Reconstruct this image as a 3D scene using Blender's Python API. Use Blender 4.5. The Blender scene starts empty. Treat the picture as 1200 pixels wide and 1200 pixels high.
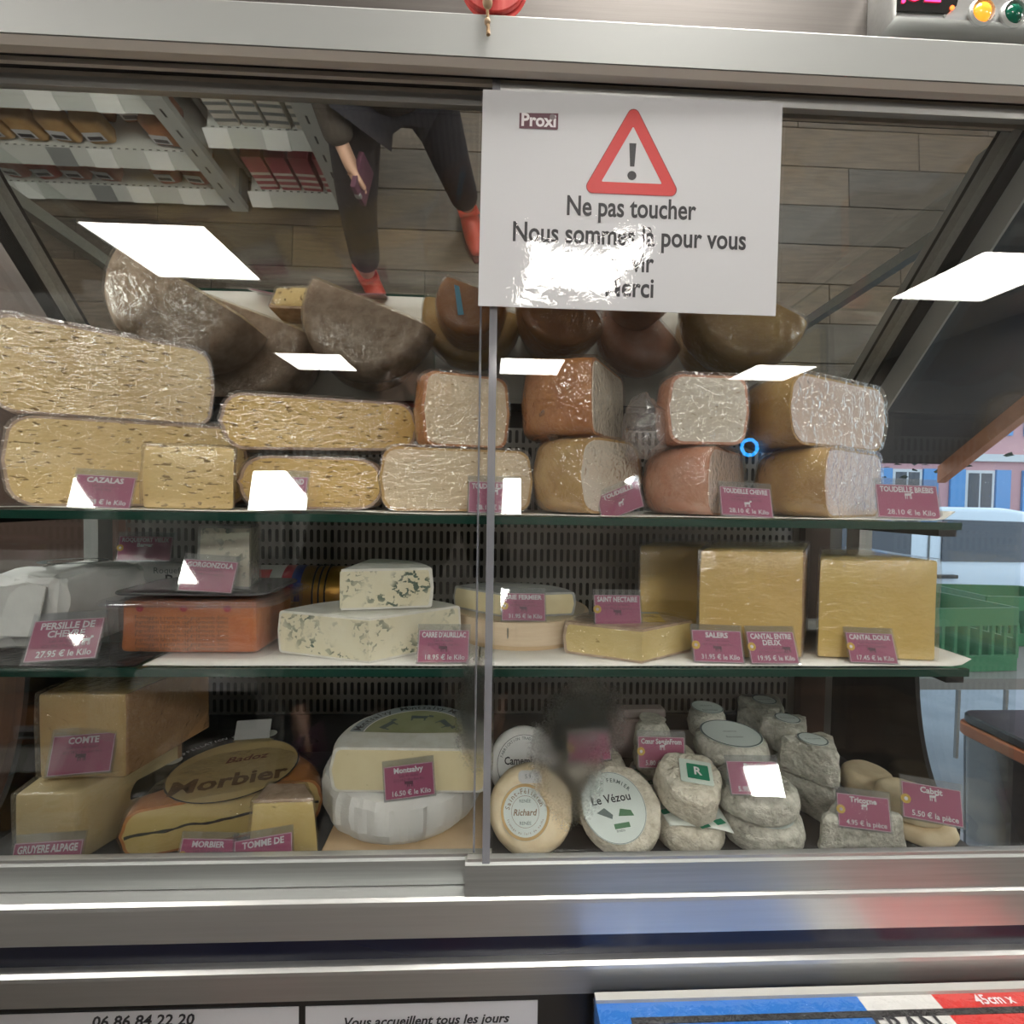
import bpy, bmesh, math, random
import numpy as np
from mathutils import Vector, Matrix, noise, Euler
random.seed(7)
R = math.radians
SC = bpy.context.scene
COL = SC.collection
# ---------------------------------------------------------------- camera
F = 580.0; CZ = 1.35
YAW, PITCH, ROLL = -2.4, -1.67, 0.85
CAMP = Vector((0, -0.5, CZ))
CM = Matrix.Rotation(R(YAW), 3, 'Z') @ Matrix.Rotation(R(90 + PITCH), 3, 'X') @ Matrix.Rotation(R(ROLL), 3, 'Z')
cam = bpy.data.cameras.new('camera'); cam.sensor_width = 36; cam.lens = F / 1200 * 36; cam.clip_start = 0.01
cam_o = bpy.data.objects.new('camera', cam); COL.objects.link(cam_o)
cam_o.matrix_world = Matrix.Translation(CAMP) @ CM.to_4x4()
SC.camera = cam_o
# ---------------------------------------------------------------- world, exposure
W = bpy.data.worlds.new('world'); SC.world = W; W.use_nodes = True
bg = W.node_tree.nodes['Background']; bg.inputs[0].default_value = (0.72, 0.86, 1.0, 1); bg.inputs[1].default_value = 1.6
SC.view_settings.view_transform = 'Standard'; SC.view_settings.look = 'None'
SC.view_settings.exposure = 0.30; SC.view_settings.gamma = 1.0; SC.view_settings.use_curve_mapping = False
SC.cycles.transparent_max_bounces = 32
SC.cycles.max_bounces = 10
PANEL_POWER = 27.0
# ---------------------------------------------------------------- places in the case
ZT = CZ - 0.019      # top glass shelf surface
ZM = CZ - 0.178      # middle glass shelf surface
ZB = CZ - 0.400      # bottom deck surface
MIR = R(47)          # slope of the tilted mirror
ZMIR = CZ + 0.41     # height of the mirror plane at the door plane
XE = 0.565           # inner face of the end walls
YB = 0.275           # perforated back panel
def ray(px, py):
    return CM @ Vector(((px - 600) / F, -(py - 600) / F, -1))
def XP(px, Y, z):
    """world X on the line (Y, z) that stands px across"""
    t = (px - 600) / F
    a = CM.transposed()
    d = Vector((0, Y + 0.5, z - CZ))
    r0, r2 = a[0], a[2]
    k0 = r0[1] * d[1] + r0[2] * d[2]; k2 = r2[1] * d[1] + r2[2] * d[2]
    return (-t * k2 - k0) / (r0[0] + t * r2[0])
def ZP(X, Y, py):
    t = (600 - py) / F
    a = CM.transposed(); r1, r2 = a[1], a[2]
    k1 = r1[0] * X + r1[1] * (Y + 0.5); k2 = r2[0] * X + r2[1] * (Y + 0.5)
    return CZ + (-t * k2 - k1) / (r1[2] + t * r2[2])
def PT(px, py, Y):
    d = ray(px, py); s = (Y + 0.5) / d.y
    return CAMP + d * s
# ---------------------------------------------------------------- mesh helpers
def newmesh(v, f, smooth=None):
    m = bpy.data.meshes.new('mesh'); m.from_pydata([tuple(p) for p in v], [], f); m.update()
    if smooth:
        m.shade_smooth(); m.set_sharp_from_angle(angle=R(smooth))
    return m
def put(name, m, mat, parent=None, loc=(0, 0, 0), rot=(0, 0, 0), label=None):
    o = bpy.data.objects.new(name, m); COL.objects.link(o)
    if mat is not None and not m.materials: m.materials.append(mat)
    o.location = loc; o.rotation_euler = rot
    if parent is not None: o.parent = parent
    if label: o['label'] = label
    m.name = name
    return o
def part(name, vf, mat, parent=None, smooth=40, loc=(0, 0, 0), rot=(0, 0, 0), label=None):
    return put(name, newmesh(vf[0], vf[1], smooth), mat, parent, loc, rot, label)
def tag(o, label, cat, group=None):
    o['label'] = label; o['category'] = cat
    if group: o['group'] = group
    return o
def thing(name, label, cat, loc=(0, 0, 0), rot=(0, 0, 0), group=None):
    o = bpy.data.objects.new(name, None); o.empty_display_size = .02; COL.objects.link(o)
    o.location = loc; o.rotation_euler = rot
    return tag(o, label, cat, group)
def struct(name, vf, mat, smooth=None, parent=None, **k):
    o = part(name, vf, mat, parent, smooth, **k)
    if parent is None: o['kind'] = 'structure'
    return o
def dup(o, loc=None, rot=None, label=None):
    c = o.copy(); COL.objects.link(c)
    if loc is not None: c.location = loc
    if rot is not None: c.rotation_euler = rot
    if label: c['label'] = label
    for ch in list(o.children):
        d = ch.copy(); COL.objects.link(d); d.parent = c
        for g in list(ch.children):
            e = g.copy(); COL.objects.link(e); e.parent = d
    return c
def merge(*a):
    v, f = [], []
    for (vv, ff) in a:
        n = len(v); v += [tuple(p) for p in vv]; f += [tuple(i + n for i in q) for q in ff]
    return v, f
def xf(vf, m):
    return [tuple(m @ Vector(p)) for p in vf[0]], vf[1]
def mv(vf, x=0, y=0, z=0): return xf(vf, Matrix.Translation((x, y, z)))
def rt(vf, a, ax): return xf(vf, Matrix.Rotation(R(a), 4, ax))
def box(x0, x1, y0, y1, z0, z1):
    v = [(x, y, z) for x in (x0, x1) for y in (y0, y1) for z in (z0, z1)]
    return v, [(0, 1, 3, 2), (4, 6, 7, 5), (0, 4, 5, 1), (2, 3, 7, 6), (0, 2, 6, 4), (1, 5, 7, 3)]
def frombm(bm):
    bm.verts.ensure_lookup_table(); bm.verts.index_update()
    v = [tuple(p.co) for p in bm.verts]; f = [tuple(q.index for q in p.verts) for p in bm.faces]; bm.free(); return v, f
def prism(poly, z0, z1, bev=0, seg=2, top=1.0, cuts=0):
    bm = bmesh.new(); n = len(poly)
    cx = sum(p[0] for p in poly) / n; cy = sum(p[1] for p in poly) / n
    a = [bm.verts.new((p[0], p[1], z0)) for p in poly]
    b = [bm.verts.new((cx + (p[0] - cx) * top, cy + (p[1] - cy) * top, z1)) for p in poly]
    bm.faces.new(a[::-1]); bm.faces.new(b)
    for i in range(n): bm.faces.new((a[i], a[(i + 1) % n], b[(i + 1) % n], b[i]))
    bmesh.ops.recalc_face_normals(bm, faces=bm.faces)
    if bev: bmesh.ops.bevel(bm, geom=list(bm.edges), offset=bev, segments=seg, profile=.5, affect='EDGES')
    if cuts:
        bmesh.ops.triangulate(bm, faces=[f for f in bm.faces if len(f.verts) > 4])
        bmesh.ops.subdivide_edges(bm, edges=list(bm.edges), cuts=cuts, use_grid_fill=True)
    return frombm(bm)
def rbox(x0, x1, y0, y1, z0, z1, bev, seg=2, cuts=0):
    return prism([(x0, y0), (x1, y0), (x1, y1), (x0, y1)], z0, z1, bev, seg, cuts=cuts)
def extx(prof, x0, x1):
    n = len(prof)
    v = [(x0, p[0], p[1]) for p in prof] + [(x1, p[0], p[1]) for p in prof]
    f = [tuple(range(n))[::-1], tuple(range(n, 2 * n))] + [(i, (i + 1) % n, n + (i + 1) % n, n + i) for i in range(n)]
    return v, f
def lathe(prof, n=40):
    v, f, k = [], [], len(prof)
    for i in range(n):
        a = 2 * math.pi * i / n
        v += [(r * math.cos(a), r * math.sin(a), z) for r, z in prof]
    for i in range(n):
        j = (i + 1) % n
        for q in range(k - 1): f.append((i * k + q, j * k + q, j * k + q + 1, i * k + q + 1))
    f.append(tuple(i * k for i in range(n))[::-1]); f.append(tuple(i * k + k - 1 for i in range(n)))
    return v, f
def tube(path, r, n=8):
    v, f = [], []; P = [Vector(p) for p in path]
    rr = r if isinstance(r, (list, tuple)) else [r] * len(P)
    for i, p in enumerate(P):
        t = (P[min(i + 1, len(P) - 1)] - P[max(i - 1, 0)]).normalized()
        u = t.cross(Vector((0, 0, 1)) if abs(t.z) < .9 else Vector((1, 0, 0))).normalized(); w = t.cross(u)
        v += [tuple(p + (u * math.cos(2 * math.pi * k / n) + w * math.sin(2 * math.pi * k / n)) * rr[i]) for k in range(n)]
    for i in range(len(P) - 1):
        for k in range(n): f.append((i * n + k, i * n + (k + 1) % n, (i + 1) * n + (k + 1) % n, (i + 1) * n + k))
    f.append(tuple(range(n))); f.append(tuple(range((len(P) - 1) * n, len(P) * n))[::-1])
    return v, f
def grid(fn, nu, nv):
    v = [fn(i / nu, j / nv) for i in range(nu + 1) for j in range(nv + 1)]
    return v, [(i * (nv + 1) + j, (i + 1) * (nv + 1) + j, (i + 1) * (nv + 1) + j + 1, i * (nv + 1) + j + 1) for i in range(nu) for j in range(nv)]
def disp(vf, amp, sc, seed=0, flat=None):
    o = []
    for p in vf[0]:
        q = Vector(p) * sc + Vector((seed * 3.7, seed * 1.3, seed * 2.1))
        d = noise.noise_vector(q) * amp + noise.noise_vector(q * 2.7) * amp * .4
        if flat is not None and p[2] < flat: d.z = max(d.z, 0)
        o.append(tuple(Vector(p) + d))
    return o, vf[1]
def disc(r, n=40, z=0): return [(r * math.cos(2 * math.pi * i / n), r * math.sin(2 * math.pi * i / n), z) for i in range(n)], [tuple(range(n))]
def ring(r0, r1, n=48, z=0):
    v = [(r * math.cos(2 * math.pi * i / n), r * math.sin(2 * math.pi * i / n), z) for r in (r0, r1) for i in range(n)]
    return v, [(i, n + i, n + (i + 1) % n, (i + 1) % n) for i in range(n)]
def up(vf): return [(p[0], -p[2], p[1]) for p in vf[0]], vf[1]      # xy sheet -> stands up, faces -y
# ---------------------------------------------------------------- materials
MATS = {}
def nodes(name):
    m = bpy.data.materials.new(name); m.use_nodes = True; MATS[name] = m
    nt = m.node_tree; b = nt.nodes['Principled BSDF']
    return m, nt, b
def lk(nt, a, b): nt.links.new(a, b)
def nd(nt, t, **k):
    n = nt.nodes.new(t)
    for a, v in k.items():
        if a in n.inputs: n.inputs[a].default_value = v
        else: setattr(n, a, v)
    return n
def coord(nt, scale=(1, 1, 1)):
    tc = nd(nt, 'ShaderNodeTexCoord'); mp = nd(nt, 'ShaderNodeMapping'); mp.inputs['Scale'].default_value = scale
    lk(nt, tc.outputs['Object'], mp.inputs['Vector']); return mp.outputs[0]
def ntex(nt, co, scale, detail=3, rough=.55, dist=0):
    n = nd(nt, 'ShaderNodeTexNoise'); n.inputs['Scale'].default_value = scale; n.inputs['Detail'].default_value = detail
    n.inputs['Roughness'].default_value = rough; n.inputs['Distortion'].default_value = dist; lk(nt, co, n.inputs['Vector']); return n.outputs['Fac']
def ramp(nt, fac, a, b, ca=(0, 0, 0, 1), cb=(1, 1, 1, 1)):
    r = nd(nt, 'ShaderNodeValToRGB'); e = r.color_ramp.elements
    e[0].position = a; e[1].position = b; e[0].color = ca; e[1].color = cb; lk(nt, fac, r.inputs[0]); return r.outputs[0]
def mixc(nt, fac, a, b):
    m = nd(nt, 'ShaderNodeMix', data_type='RGBA')
    for s, x in ((m.inputs[0], fac), (m.inputs[6], a), (m.inputs[7], b)):
        if hasattr(x, 'links'): lk(nt, x, s)
        elif isinstance(x, (int, float)): s.default_value = x
        else: s.default_value = (*x[:3], 1)
    return m.outputs[2]
def bump(nt, b, h, st, dist=.002):
    n = nd(nt, 'ShaderNodeBump'); n.inputs['Strength'].default_value = st; n.inputs['Distance'].default_value = dist
    lk(nt, h, n.inputs['Height']); lk(nt, n.outputs[0], b.inputs['Normal']); return n
def mat(name, c, rough=.5, metal=0, c2=None, scale=30, st=(1, 1, 1), bp=0, bscale=None, bdist=.002, detail=3, spec=.5, sss=0, emit=0, thr=(.35, .65), coat=0):
    m, nt, b = nodes(name)
    b.inputs['Base Color'].default_value = (*c, 1); b.inputs['Roughness'].default_value = rough; b.inputs['Metallic'].default_value = metal
    b.inputs['Specular IOR Level'].default_value = spec
    if coat: b.inputs['Coat Weight'].default_value = coat; b.inputs['Coat Roughness'].default_value = .08
    co = coord(nt, st)
    if c2 is not None:
        f = ramp(nt, ntex(nt, co, scale, detail), *thr); lk(nt, mixc(nt, f, c, c2), b.inputs['Base Color'])
    if bp: bump(nt, b, ntex(nt, co, bscale or scale * 2, 4), bp, bdist)
    if sss: b.inputs['Subsurface Weight'].default_value = sss; b.inputs['Subsurface Radius'].default_value = (.01, .006, .003); b.inputs['Subsurface Scale'].default_value = .3
    if emit: b.inputs['Emission Color'].default_value = (*c, 1); b.inputs['Emission Strength'].default_value = emit
    return m
def paste(name, c, c2, kind='slit', amount=.66, hole=(.30, .19, .05), st=(90, 90, 330), rough=.42):
    m, nt, b = nodes(name); b.inputs['Roughness'].default_value = rough
    co = coord(nt); base = mixc(nt, ramp(nt, ntex(nt, co, 22, 4), .3, .7), c, c2)
    if kind:
        ch = coord(nt, st); f1 = ntex(nt, ch, 1, 2, .5, .3)
        mask = ramp(nt, f1, amount, amount + .035)
        if kind == 'vein':
            big = ramp(nt, ntex(nt, co, 28, 2), .42, .62)
            mm = nd(nt, 'ShaderNodeMath', operation='MULTIPLY'); lk(nt, mask, mm.inputs[0]); lk(nt, big, mm.inputs[1]); mask = mm.outputs[0]
        base = mixc(nt, mask, base, hole)
        inv = nd(nt, 'ShaderNodeMath', operation='SUBTRACT'); inv.inputs[0].default_value = 1; lk(nt, mask, inv.inputs[1])
        bump(nt, b, inv.outputs[0], .6, .0015)
    else: bump(nt, b, ntex(nt, co, 160, 4), .2, .001)
    lk(nt, base, b.inputs['Base Color'])
    return m
def schlick(nt, f0, f90=1.0, normal=None):
    lw = nd(nt, 'ShaderNodeLayerWeight'); lw.inputs[0].default_value = .5
    if normal is not None: lk(nt, normal, lw.inputs['Normal'])
    p = nd(nt, 'ShaderNodeMath', operation='POWER'); p.inputs[1].default_value = 5; lk(nt, lw.outputs['Facing'], p.inputs[0])
    a = nd(nt, 'ShaderNodeMath', operation='MULTIPLY_ADD'); a.inputs[1].default_value = f90 - f0; a.inputs[2].default_value = f0; lk(nt, p.outputs[0], a.inputs[0])
    return a.outputs[0]
def glass(name, tint=(1, 1, 1), f0=.045, rough=0.0, f90=.9, bumpst=0, bscale=100, haze=0, hazec=(.8, .8, .8), st=(1, 1, 1), bdist=.004, bdet=2):
    m = bpy.data.materials.new(name); m.use_nodes = True; nt = m.node_tree; nt.nodes.clear(); MATS[name] = m
    out = nd(nt, 'ShaderNodeOutputMaterial'); mx = nd(nt, 'ShaderNodeMixShader'); t = nd(nt, 'ShaderNodeBsdfTransparent'); g = nd(nt, 'ShaderNodeBsdfGlossy')
    t.inputs[0].default_value = (*tint, 1); g.inputs['Roughness'].default_value = rough; g.inputs[0].default_value = (1, 1, 1, 1)
    nrm = None
    if bumpst:
        bn = nd(nt, 'ShaderNodeBump'); bn.inputs['Strength'].default_value = bumpst; bn.inputs['Distance'].default_value = bdist
        lk(nt, ntex(nt, coord(nt, st), bscale, bdet, .55, .8), bn.inputs['Height']); nrm = bn.outputs[0]; lk(nt, nrm, g.inputs['Normal'])
    lk(nt, schlick(nt, f0, f90, nrm), mx.inputs[0]); lk(nt, t.outputs[0], mx.inputs[1]); lk(nt, g.outputs[0], mx.inputs[2])
    last = mx.outputs[0]
    if haze:
        m2 = nd(nt, 'ShaderNodeMixShader'); d = nd(nt, 'ShaderNodeBsdfDiffuse'); d.inputs[0].default_value = (*hazec, 1); m2.inputs[0].default_value = haze
        lk(nt, last, m2.inputs[1]); lk(nt, d.outputs[0], m2.inputs[2]); last = m2.outputs[0]
    lk(nt, last, out.inputs[0]); return m
def door_glass(name, blobs):
    """clear pane with patches of condensation that blur what lies behind"""
    m = glass(name, (.975, .985, .98), .032); nt = m.node_tree
    out = [n for n in nt.nodes if n.type == 'OUTPUT_MATERIAL'][0]; src = out.inputs[0].links[0].from_socket
    rf = nd(nt, 'ShaderNodeBsdfRefraction'); rf.inputs['Roughness'].default_value = .30; rf.inputs['IOR'].default_value = 1.08; rf.inputs[0].default_value = (.9, .9, .9, 1)
    df = nd(nt, 'ShaderNodeBsdfTranslucent'); df.inputs[0].default_value = (.7, .7, .7, 1)
    mm = nd(nt, 'ShaderNodeMixShader'); mm.inputs[0].default_value = .25; lk(nt, rf.outputs[0], mm.inputs[1]); lk(nt, df.outputs[0], mm.inputs[2])
    tc = nd(nt, 'ShaderNodeTexCoord'); tot = None
    nz = ntex(nt, tc.outputs['Object'], 420, 2); nz2 = ntex(nt, tc.outputs['Object'], 28, 2)
    for (x, z, rx, rz) in blobs:
        mp = nd(nt, 'ShaderNodeMapping', vector_type='TEXTURE'); mp.inputs['Location'].default_value = (x, 0, z); mp.inputs['Scale'].default_value = (rx, 1, rz)
        lk(nt, tc.outputs['Object'], mp.inputs['Vector'])
        ln = nd(nt, 'ShaderNodeVectorMath', operation='LENGTH'); lk(nt, mp.outputs[0], ln.inputs[0])
        a = nd(nt, 'ShaderNodeMath', operation='MULTIPLY_ADD'); a.inputs[1].default_value = .30; lk(nt, nz, a.inputs[0]); lk(nt, ln.outputs['Value'], a.inputs[2])
        a2 = nd(nt, 'ShaderNodeMath', operation='MULTIPLY_ADD'); a2.inputs[1].default_value = .5; lk(nt, nz2, a2.inputs[0]); lk(nt, a.outputs[0], a2.inputs[2])
        r = ramp(nt, a2.outputs[0], .70, 1.25, (.95, .95, .95, 1), (0, 0, 0, 1))
        if tot is None: tot = r
        else:
            s = nd(nt, 'ShaderNodeMath', operation='MAXIMUM'); lk(nt, tot, s.inputs[0]); lk(nt, r, s.inputs[1]); tot = s.outputs[0]
    mx = nd(nt, 'ShaderNodeMixShader'); lk(nt, tot, mx.inputs[0]); lk(nt, src, mx.inputs[1]); lk(nt, mm.outputs[0], mx.inputs[2]); lk(nt, mx.outputs[0], out.inputs[0])
    return m
# metals, plastics
ALU = mat('brushed_aluminium', (.60, .61, .60), .38, .8, (.56, .57, .56), 6, (1, 40, 40), .05, 30)
ALUD = mat('dull_aluminium', (.42, .44, .43), .42, .7, (.36, .38, .37), 6, (1, 40, 40))
STEEL = mat('brushed_steel', (.13, .118, .110), .50, .7, (.115, .105, .098), 5, (1, 60, 60), .04, 20)
WHITEMET = mat('satin_white_metal', (.40, .415, .405), .44, .30, spec=.5)
RAILM = mat('rail_aluminium', (.62, .58, .52), .45, .25)
BLACK = mat('black_plastic', (.012, .012, .013), .35)
BLACKG = mat('black_gloss_liner', (.02, .02, .02), .16)
RUBBER = mat('black_rubber', (.008, .008, .008), .7)
NAVY = mat('navy_bumper', (.010, .012, .030), .22)
MIRROR, _nt, _b = nodes('mirror_silver'); _b.inputs['Base Color'].default_value = (.80, .80, .78, 1); _b.inputs['Metallic'].default_value = 1; _b.inputs['Roughness'].default_value = .012
PERF = mat('perforated_steel', (.36, .35, .33), .38, .8, (.26, .25, .23), 8)
DARKBACK = mat('dark_plenum', (.012, .011, .010), .8)
DECK = mat('dark_deck', (.03, .03, .032), .35, c2=(.05, .05, .05), scale=20)
GREENEDGE = mat('green_glass_edge', (.010, .045, .032), .12, spec=.8)
SHELFGLASS = glass('shelf_glass', (.86, .95, .91), .05)
ENDGLASS = glass('end_glass', (.93, .96, .96), .05)
CLEAR = glass('clear_plastic', (.93, .94, .95), .06, .03, haze=.03)
TUBPL = glass('tub_plastic', (.93, .93, .95), .06, .06, haze=.03)
FILM = glass('cling_film', (.98, .98, .98), .105, .09, bumpst=1.0, bscale=95, haze=.012, st=(.75, .75, 1.5), bdist=.0022, bdet=3)
FILM2 = glass('crinkled_film', (.97, .965, .965), .115, .10, bumpst=1.0, bscale=80, haze=.02, st=(1, 1, 1.1), bdist=.0045, bdet=2)
FILMH = glass('crumpled_film', (.92, .91, .92), .15, .12, bumpst=1.0, bscale=60, haze=.10, hazec=(.75, .70, .70), bdist=.006, bdet=3)
LAMI = glass('laminate_film', (1, 1, 1), .045, .02, bumpst=.16, bscale=55, bdist=.0012, bdet=4)
PAPER = mat('white_paper', (.60, .61, .63), .5)
LINER = mat('shelf_paper', (.74, .72, .68), .55, c2=(.68, .66, .62), scale=9, bp=.2, bscale=14, bdist=.004)
WRAP = mat('white_wrap_paper', (.70, .70, .69), .55, c2=(.62, .62, .61), scale=30, bp=.3, bscale=40, bdist=.003)
INK = mat('black_ink', (.015, .015, .02), .5)
INKW = mat('white_ink', (.80, .76, .78), .5)
INKP = mat('plum_ink', (.12, .015, .05), .5)
INKBR = mat('brown_ink', (.16, .08, .03), .5)
INKGR = mat('grey_ink', (.10, .13, .13), .5)
RED = mat('sign_red', (.60, .03, .03), .4)
MAROON = mat('maroon_logo', (.11, .03, .05), .4)
PINK = mat('magenta_card', (.42, .065, .165), .4)
YELLOW = mat('sunflower_yellow', (.75, .45, .03), .5)
GREENLAB = mat('green_label', (.01, .20, .11), .45)
# cheeses
P_BETH = paste('bethmale_paste', (.76, .53, .18), (.68, .44, .12), 'slit', .615, (.26, .15, .03))
P_CAZ = paste('cazalas_paste', (.78, .58, .26), (.71, .50, .20), 'slit', .62, (.28, .17, .05), st=(85, 85, 300))
P_PALE = paste('pale_paste', (.74, .60, .40), (.68, .53, .33), 'slit', .655, (.40, .27, .12), (150, 150, 380))
P_GOAT = paste('goat_paste', (.74, .67, .56), (.68, .60, .48), 'slit', .66, (.46, .37, .25), (150, 150, 300))
P_PINKW = paste('rosy_paste', (.70, .57, .49), (.66, .51, .43), None)
P_CANT = paste('cantal_paste', (.74, .54, .17), (.68, .47, .13), None)
P_SAL = paste('salers_paste', (.72, .51, .18), (.64, .43, .13), None)
P_COMT = paste('comte_paste', (.62, .45, .20), (.58, .41, .17), None)
P_GRUY = paste('gruyere_paste', (.62, .50, .28), (.58, .46, .24), None)
P_MORB = paste('morbier_paste', (.70, .55, .24), (.64, .48, .18), 'slit', .72, (.4, .3, .12), (120, 120, 260))
P_BLUE = paste('blue_paste', (.74, .70, .55), (.68, .62, .44), 'vein', .53, (.10, .14, .11), (150, 150, 170))
P_GORG = paste('gorgonzola_paste', (.66, .63, .54), (.58, .54, .44), 'vein', .54, (.16, .20, .18), (110, 110, 130))
P_NECT = paste('nectaire_paste', (.74, .60, .28), (.66, .50, .20), 'slit', .70, (.45, .33, .12), (130, 130, 200))
P_SOFT = paste('soft_paste', (.76, .68, .45), (.70, .60, .36), 'slit', .74, (.5, .42, .22), (120, 120, 200))
RIND_BR = mat('brown_rind', (.34, .19, .09), .6, c2=(.42, .26, .13), scale=40, bp=.5, bscale=120)
RIND_GR = mat('grey_brown_rind', (.56, .41, .30), .65, c2=(.37, .25, .17), scale=60, st=(1, 1, 1), bp=.6, bscale=150)
RIND_OR = mat('orange_rind', (.55, .23, .06), .5, c2=(.46, .17, .05), scale=35, bp=.4, bscale=120)
RIND_PK = mat('rosy_rind', (.58, .24, .13), .5, c2=(.66, .36, .24), scale=35, bp=.4, bscale=100)
RIND_MU = mat('mustard_rind', (.52, .33, .10), .5, c2=(.42, .24, .07), scale=30, bp=.4, bscale=100)
RIND_GOLD = mat('golden_rind', (.58, .38, .14), .55, c2=(.48, .28, .09), scale=40, bp=.4, bscale=120)
RIND_WH = mat('bloomy_white_rind', (.74, .73, .69), .7, c2=(.66, .64, .58), scale=60, bp=.4, bscale=160)
RIND_ASH = mat('bloomy_grey_rind', (.28, .29, .29), .75, c2=(.40, .40, .38), scale=70, bp=.5, bscale=160)
GOATW = mat('wrinkled_goat_rind', (.72, .67, .57), .65, c2=(.50, .45, .35), scale=120, bp=1, bscale=150, bdist=.006, detail=5, thr=(.4, .75))
GOATG = mat('grey_goat_rind', (.38, .37, .31), .7, c2=(.62, .60, .53), scale=110, bp=1, bscale=140, bdist=.007, detail=5, thr=(.3, .6))
GOATC = mat('cream_goat_rind', (.78, .66, .46), .6, c2=(.70, .56, .36), scale=60, bp=.5, bscale=100)
WOODB = mat('poplar_wood', (.66, .50, .32), .6, c2=(.60, .43, .26), scale=20, st=(1, 1, 14))
LABPALE = mat('pale_label', (.58, .64, .62), .5)
# ---------------------------------------------------------------- lettering
_tc = {}
def textmesh(s, bold=0.0, slant=0.0, res=2):
    k = (s, bold, slant, res)
    if k in _tc: return _tc[k]
    c = bpy.data.curves.new('t', 'FONT'); c.body = s; c.size = 1; c.resolution_u = res; c.offset = bold; c.shear = slant
    c.align_x = 'CENTER'; c.align_y = 'CENTER'
    o = bpy.data.objects.new('t', c); m = bpy.data.meshes.new_from_object(o)
    v = [(p.co.x, p.co.y, 0) for p in m.vertices]; f = [tuple(p.vertices) for p in m.polygons]
    bpy.data.objects.remove(o); bpy.data.curves.remove(c); bpy.data.meshes.remove(m)
    if v:
        x0, x1 = min(p[0] for p in v), max(p[0] for p in v); v = [(p[0] - (x0 + x1) / 2, p[1], 0) for p in v]
    _tc[k] = (v, f); return _tc[k]
def text(s, size, maxw=None, bold=0.0, slant=0.0, res=2):
    v, f = textmesh(s, bold, slant, res)
    w = max(p[0] for p in v) * 2; sx = size
    if maxw and w * size > maxw: sx = maxw / w
    return [(p[0] * sx, p[1] * size, 0) for p in v], f
def arctext(s, size, r, a_mid, step=None, inward=False, bold=0.01):
    out = []; n = len(s); step = step or size * .62 / r
    for i, ch in enumerate(s):
        if ch == ' ': continue
        a = a_mid + ((n - 1) / 2 - i) * step * (-1 if inward else 1)
        g = text(ch, size, bold=bold, res=1)
        m = Matrix.Rotation(a - math.pi / 2 + (math.pi if inward else 0), 4, 'Z')
        m = Matrix.Translation((r * math.cos(a), r * math.sin(a), 0)) @ m
        out.append(xf(g, m))
    return merge(*out)
# ================================================================ THE ROOM
ZC = CZ + 1.30
WALLM = mat('warm_grey_wall', (.30, .27, .24), .8, c2=(.26, .235, .21), scale=3)
CEILM = mat('ceiling_white', (.70, .69, .66), .85)
BROWNM = mat('dark_brown_panel', (.075, .042, .030), .5, c2=(.05, .028, .02), scale=3, st=(1, 1, 8))
GROUT = mat('dark_grout', (.05, .045, .04), .9)
def plankmat(name, a, b):
    return mat(name, a, .45, c2=b, scale=7, st=(1.0, 12, 1), bp=.15, bscale=20, thr=(.40, .62), detail=7)
PLK = [plankmat('plank_taupe', (0.089, 0.066, 0.047), (0.038, 0.027, 0.020)), plankmat('plank_grey', (0.064, 0.053, 0.043), (0.026, 0.021, 0.017)), plankmat('plank_tan', (0.111, 0.081, 0.055), (0.053, 0.038, 0.026))]
floor = struct('floor', box(-3.3, 3.7, -6.1, .9, -.06, -.012), GROUT)
PW, PL = .19, .95
pm = []
for k in range(3):
    m = newmesh(*prism([(-PL / 2 + .002, -PW / 2 + .002), (PL / 2 - .002, -PW / 2 + .002), (PL / 2 - .002, PW / 2 - .002), (-PL / 2 + .002, PW / 2 - .002)], -.012, 0, .0015, 1)); m.materials.append(PLK[k]); pm.append(m)
for j in range(18):
    for i in range(8):
        x = -3.1 + i * PL + (j * .37 % 1) * PL - .4
        if x > 3.4: continue
        put('plank', pm[(i * 5 + j * 3 + (i * j) % 4) % 3], None, floor, (x, .3 - j * PW, 0))
struct('ceiling', box(-3.3, 3.7, -6.1, .9, ZC + .012, ZC + .10), CEILM)
struct('wall_left', box(-3.3, -3.2, -6.1, .9, -.05, ZC + .05), WALLM)
struct('wall_back', box(-3.3, 3.7, -6.2, -6.1, -.05, ZC + .05), WALLM)
struct('wall_right', box(3.6, 3.7, -6.1, .9, -.05, ZC + .05), WALLM)
struct('wall_front', box(-3.3, .72, .62, .76, -.05, ZC + .05), BROWNM)
struct('trim_1', box(.72, 3.7, .62, .76, 2.35, ZC + .05), BROWNM)
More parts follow.
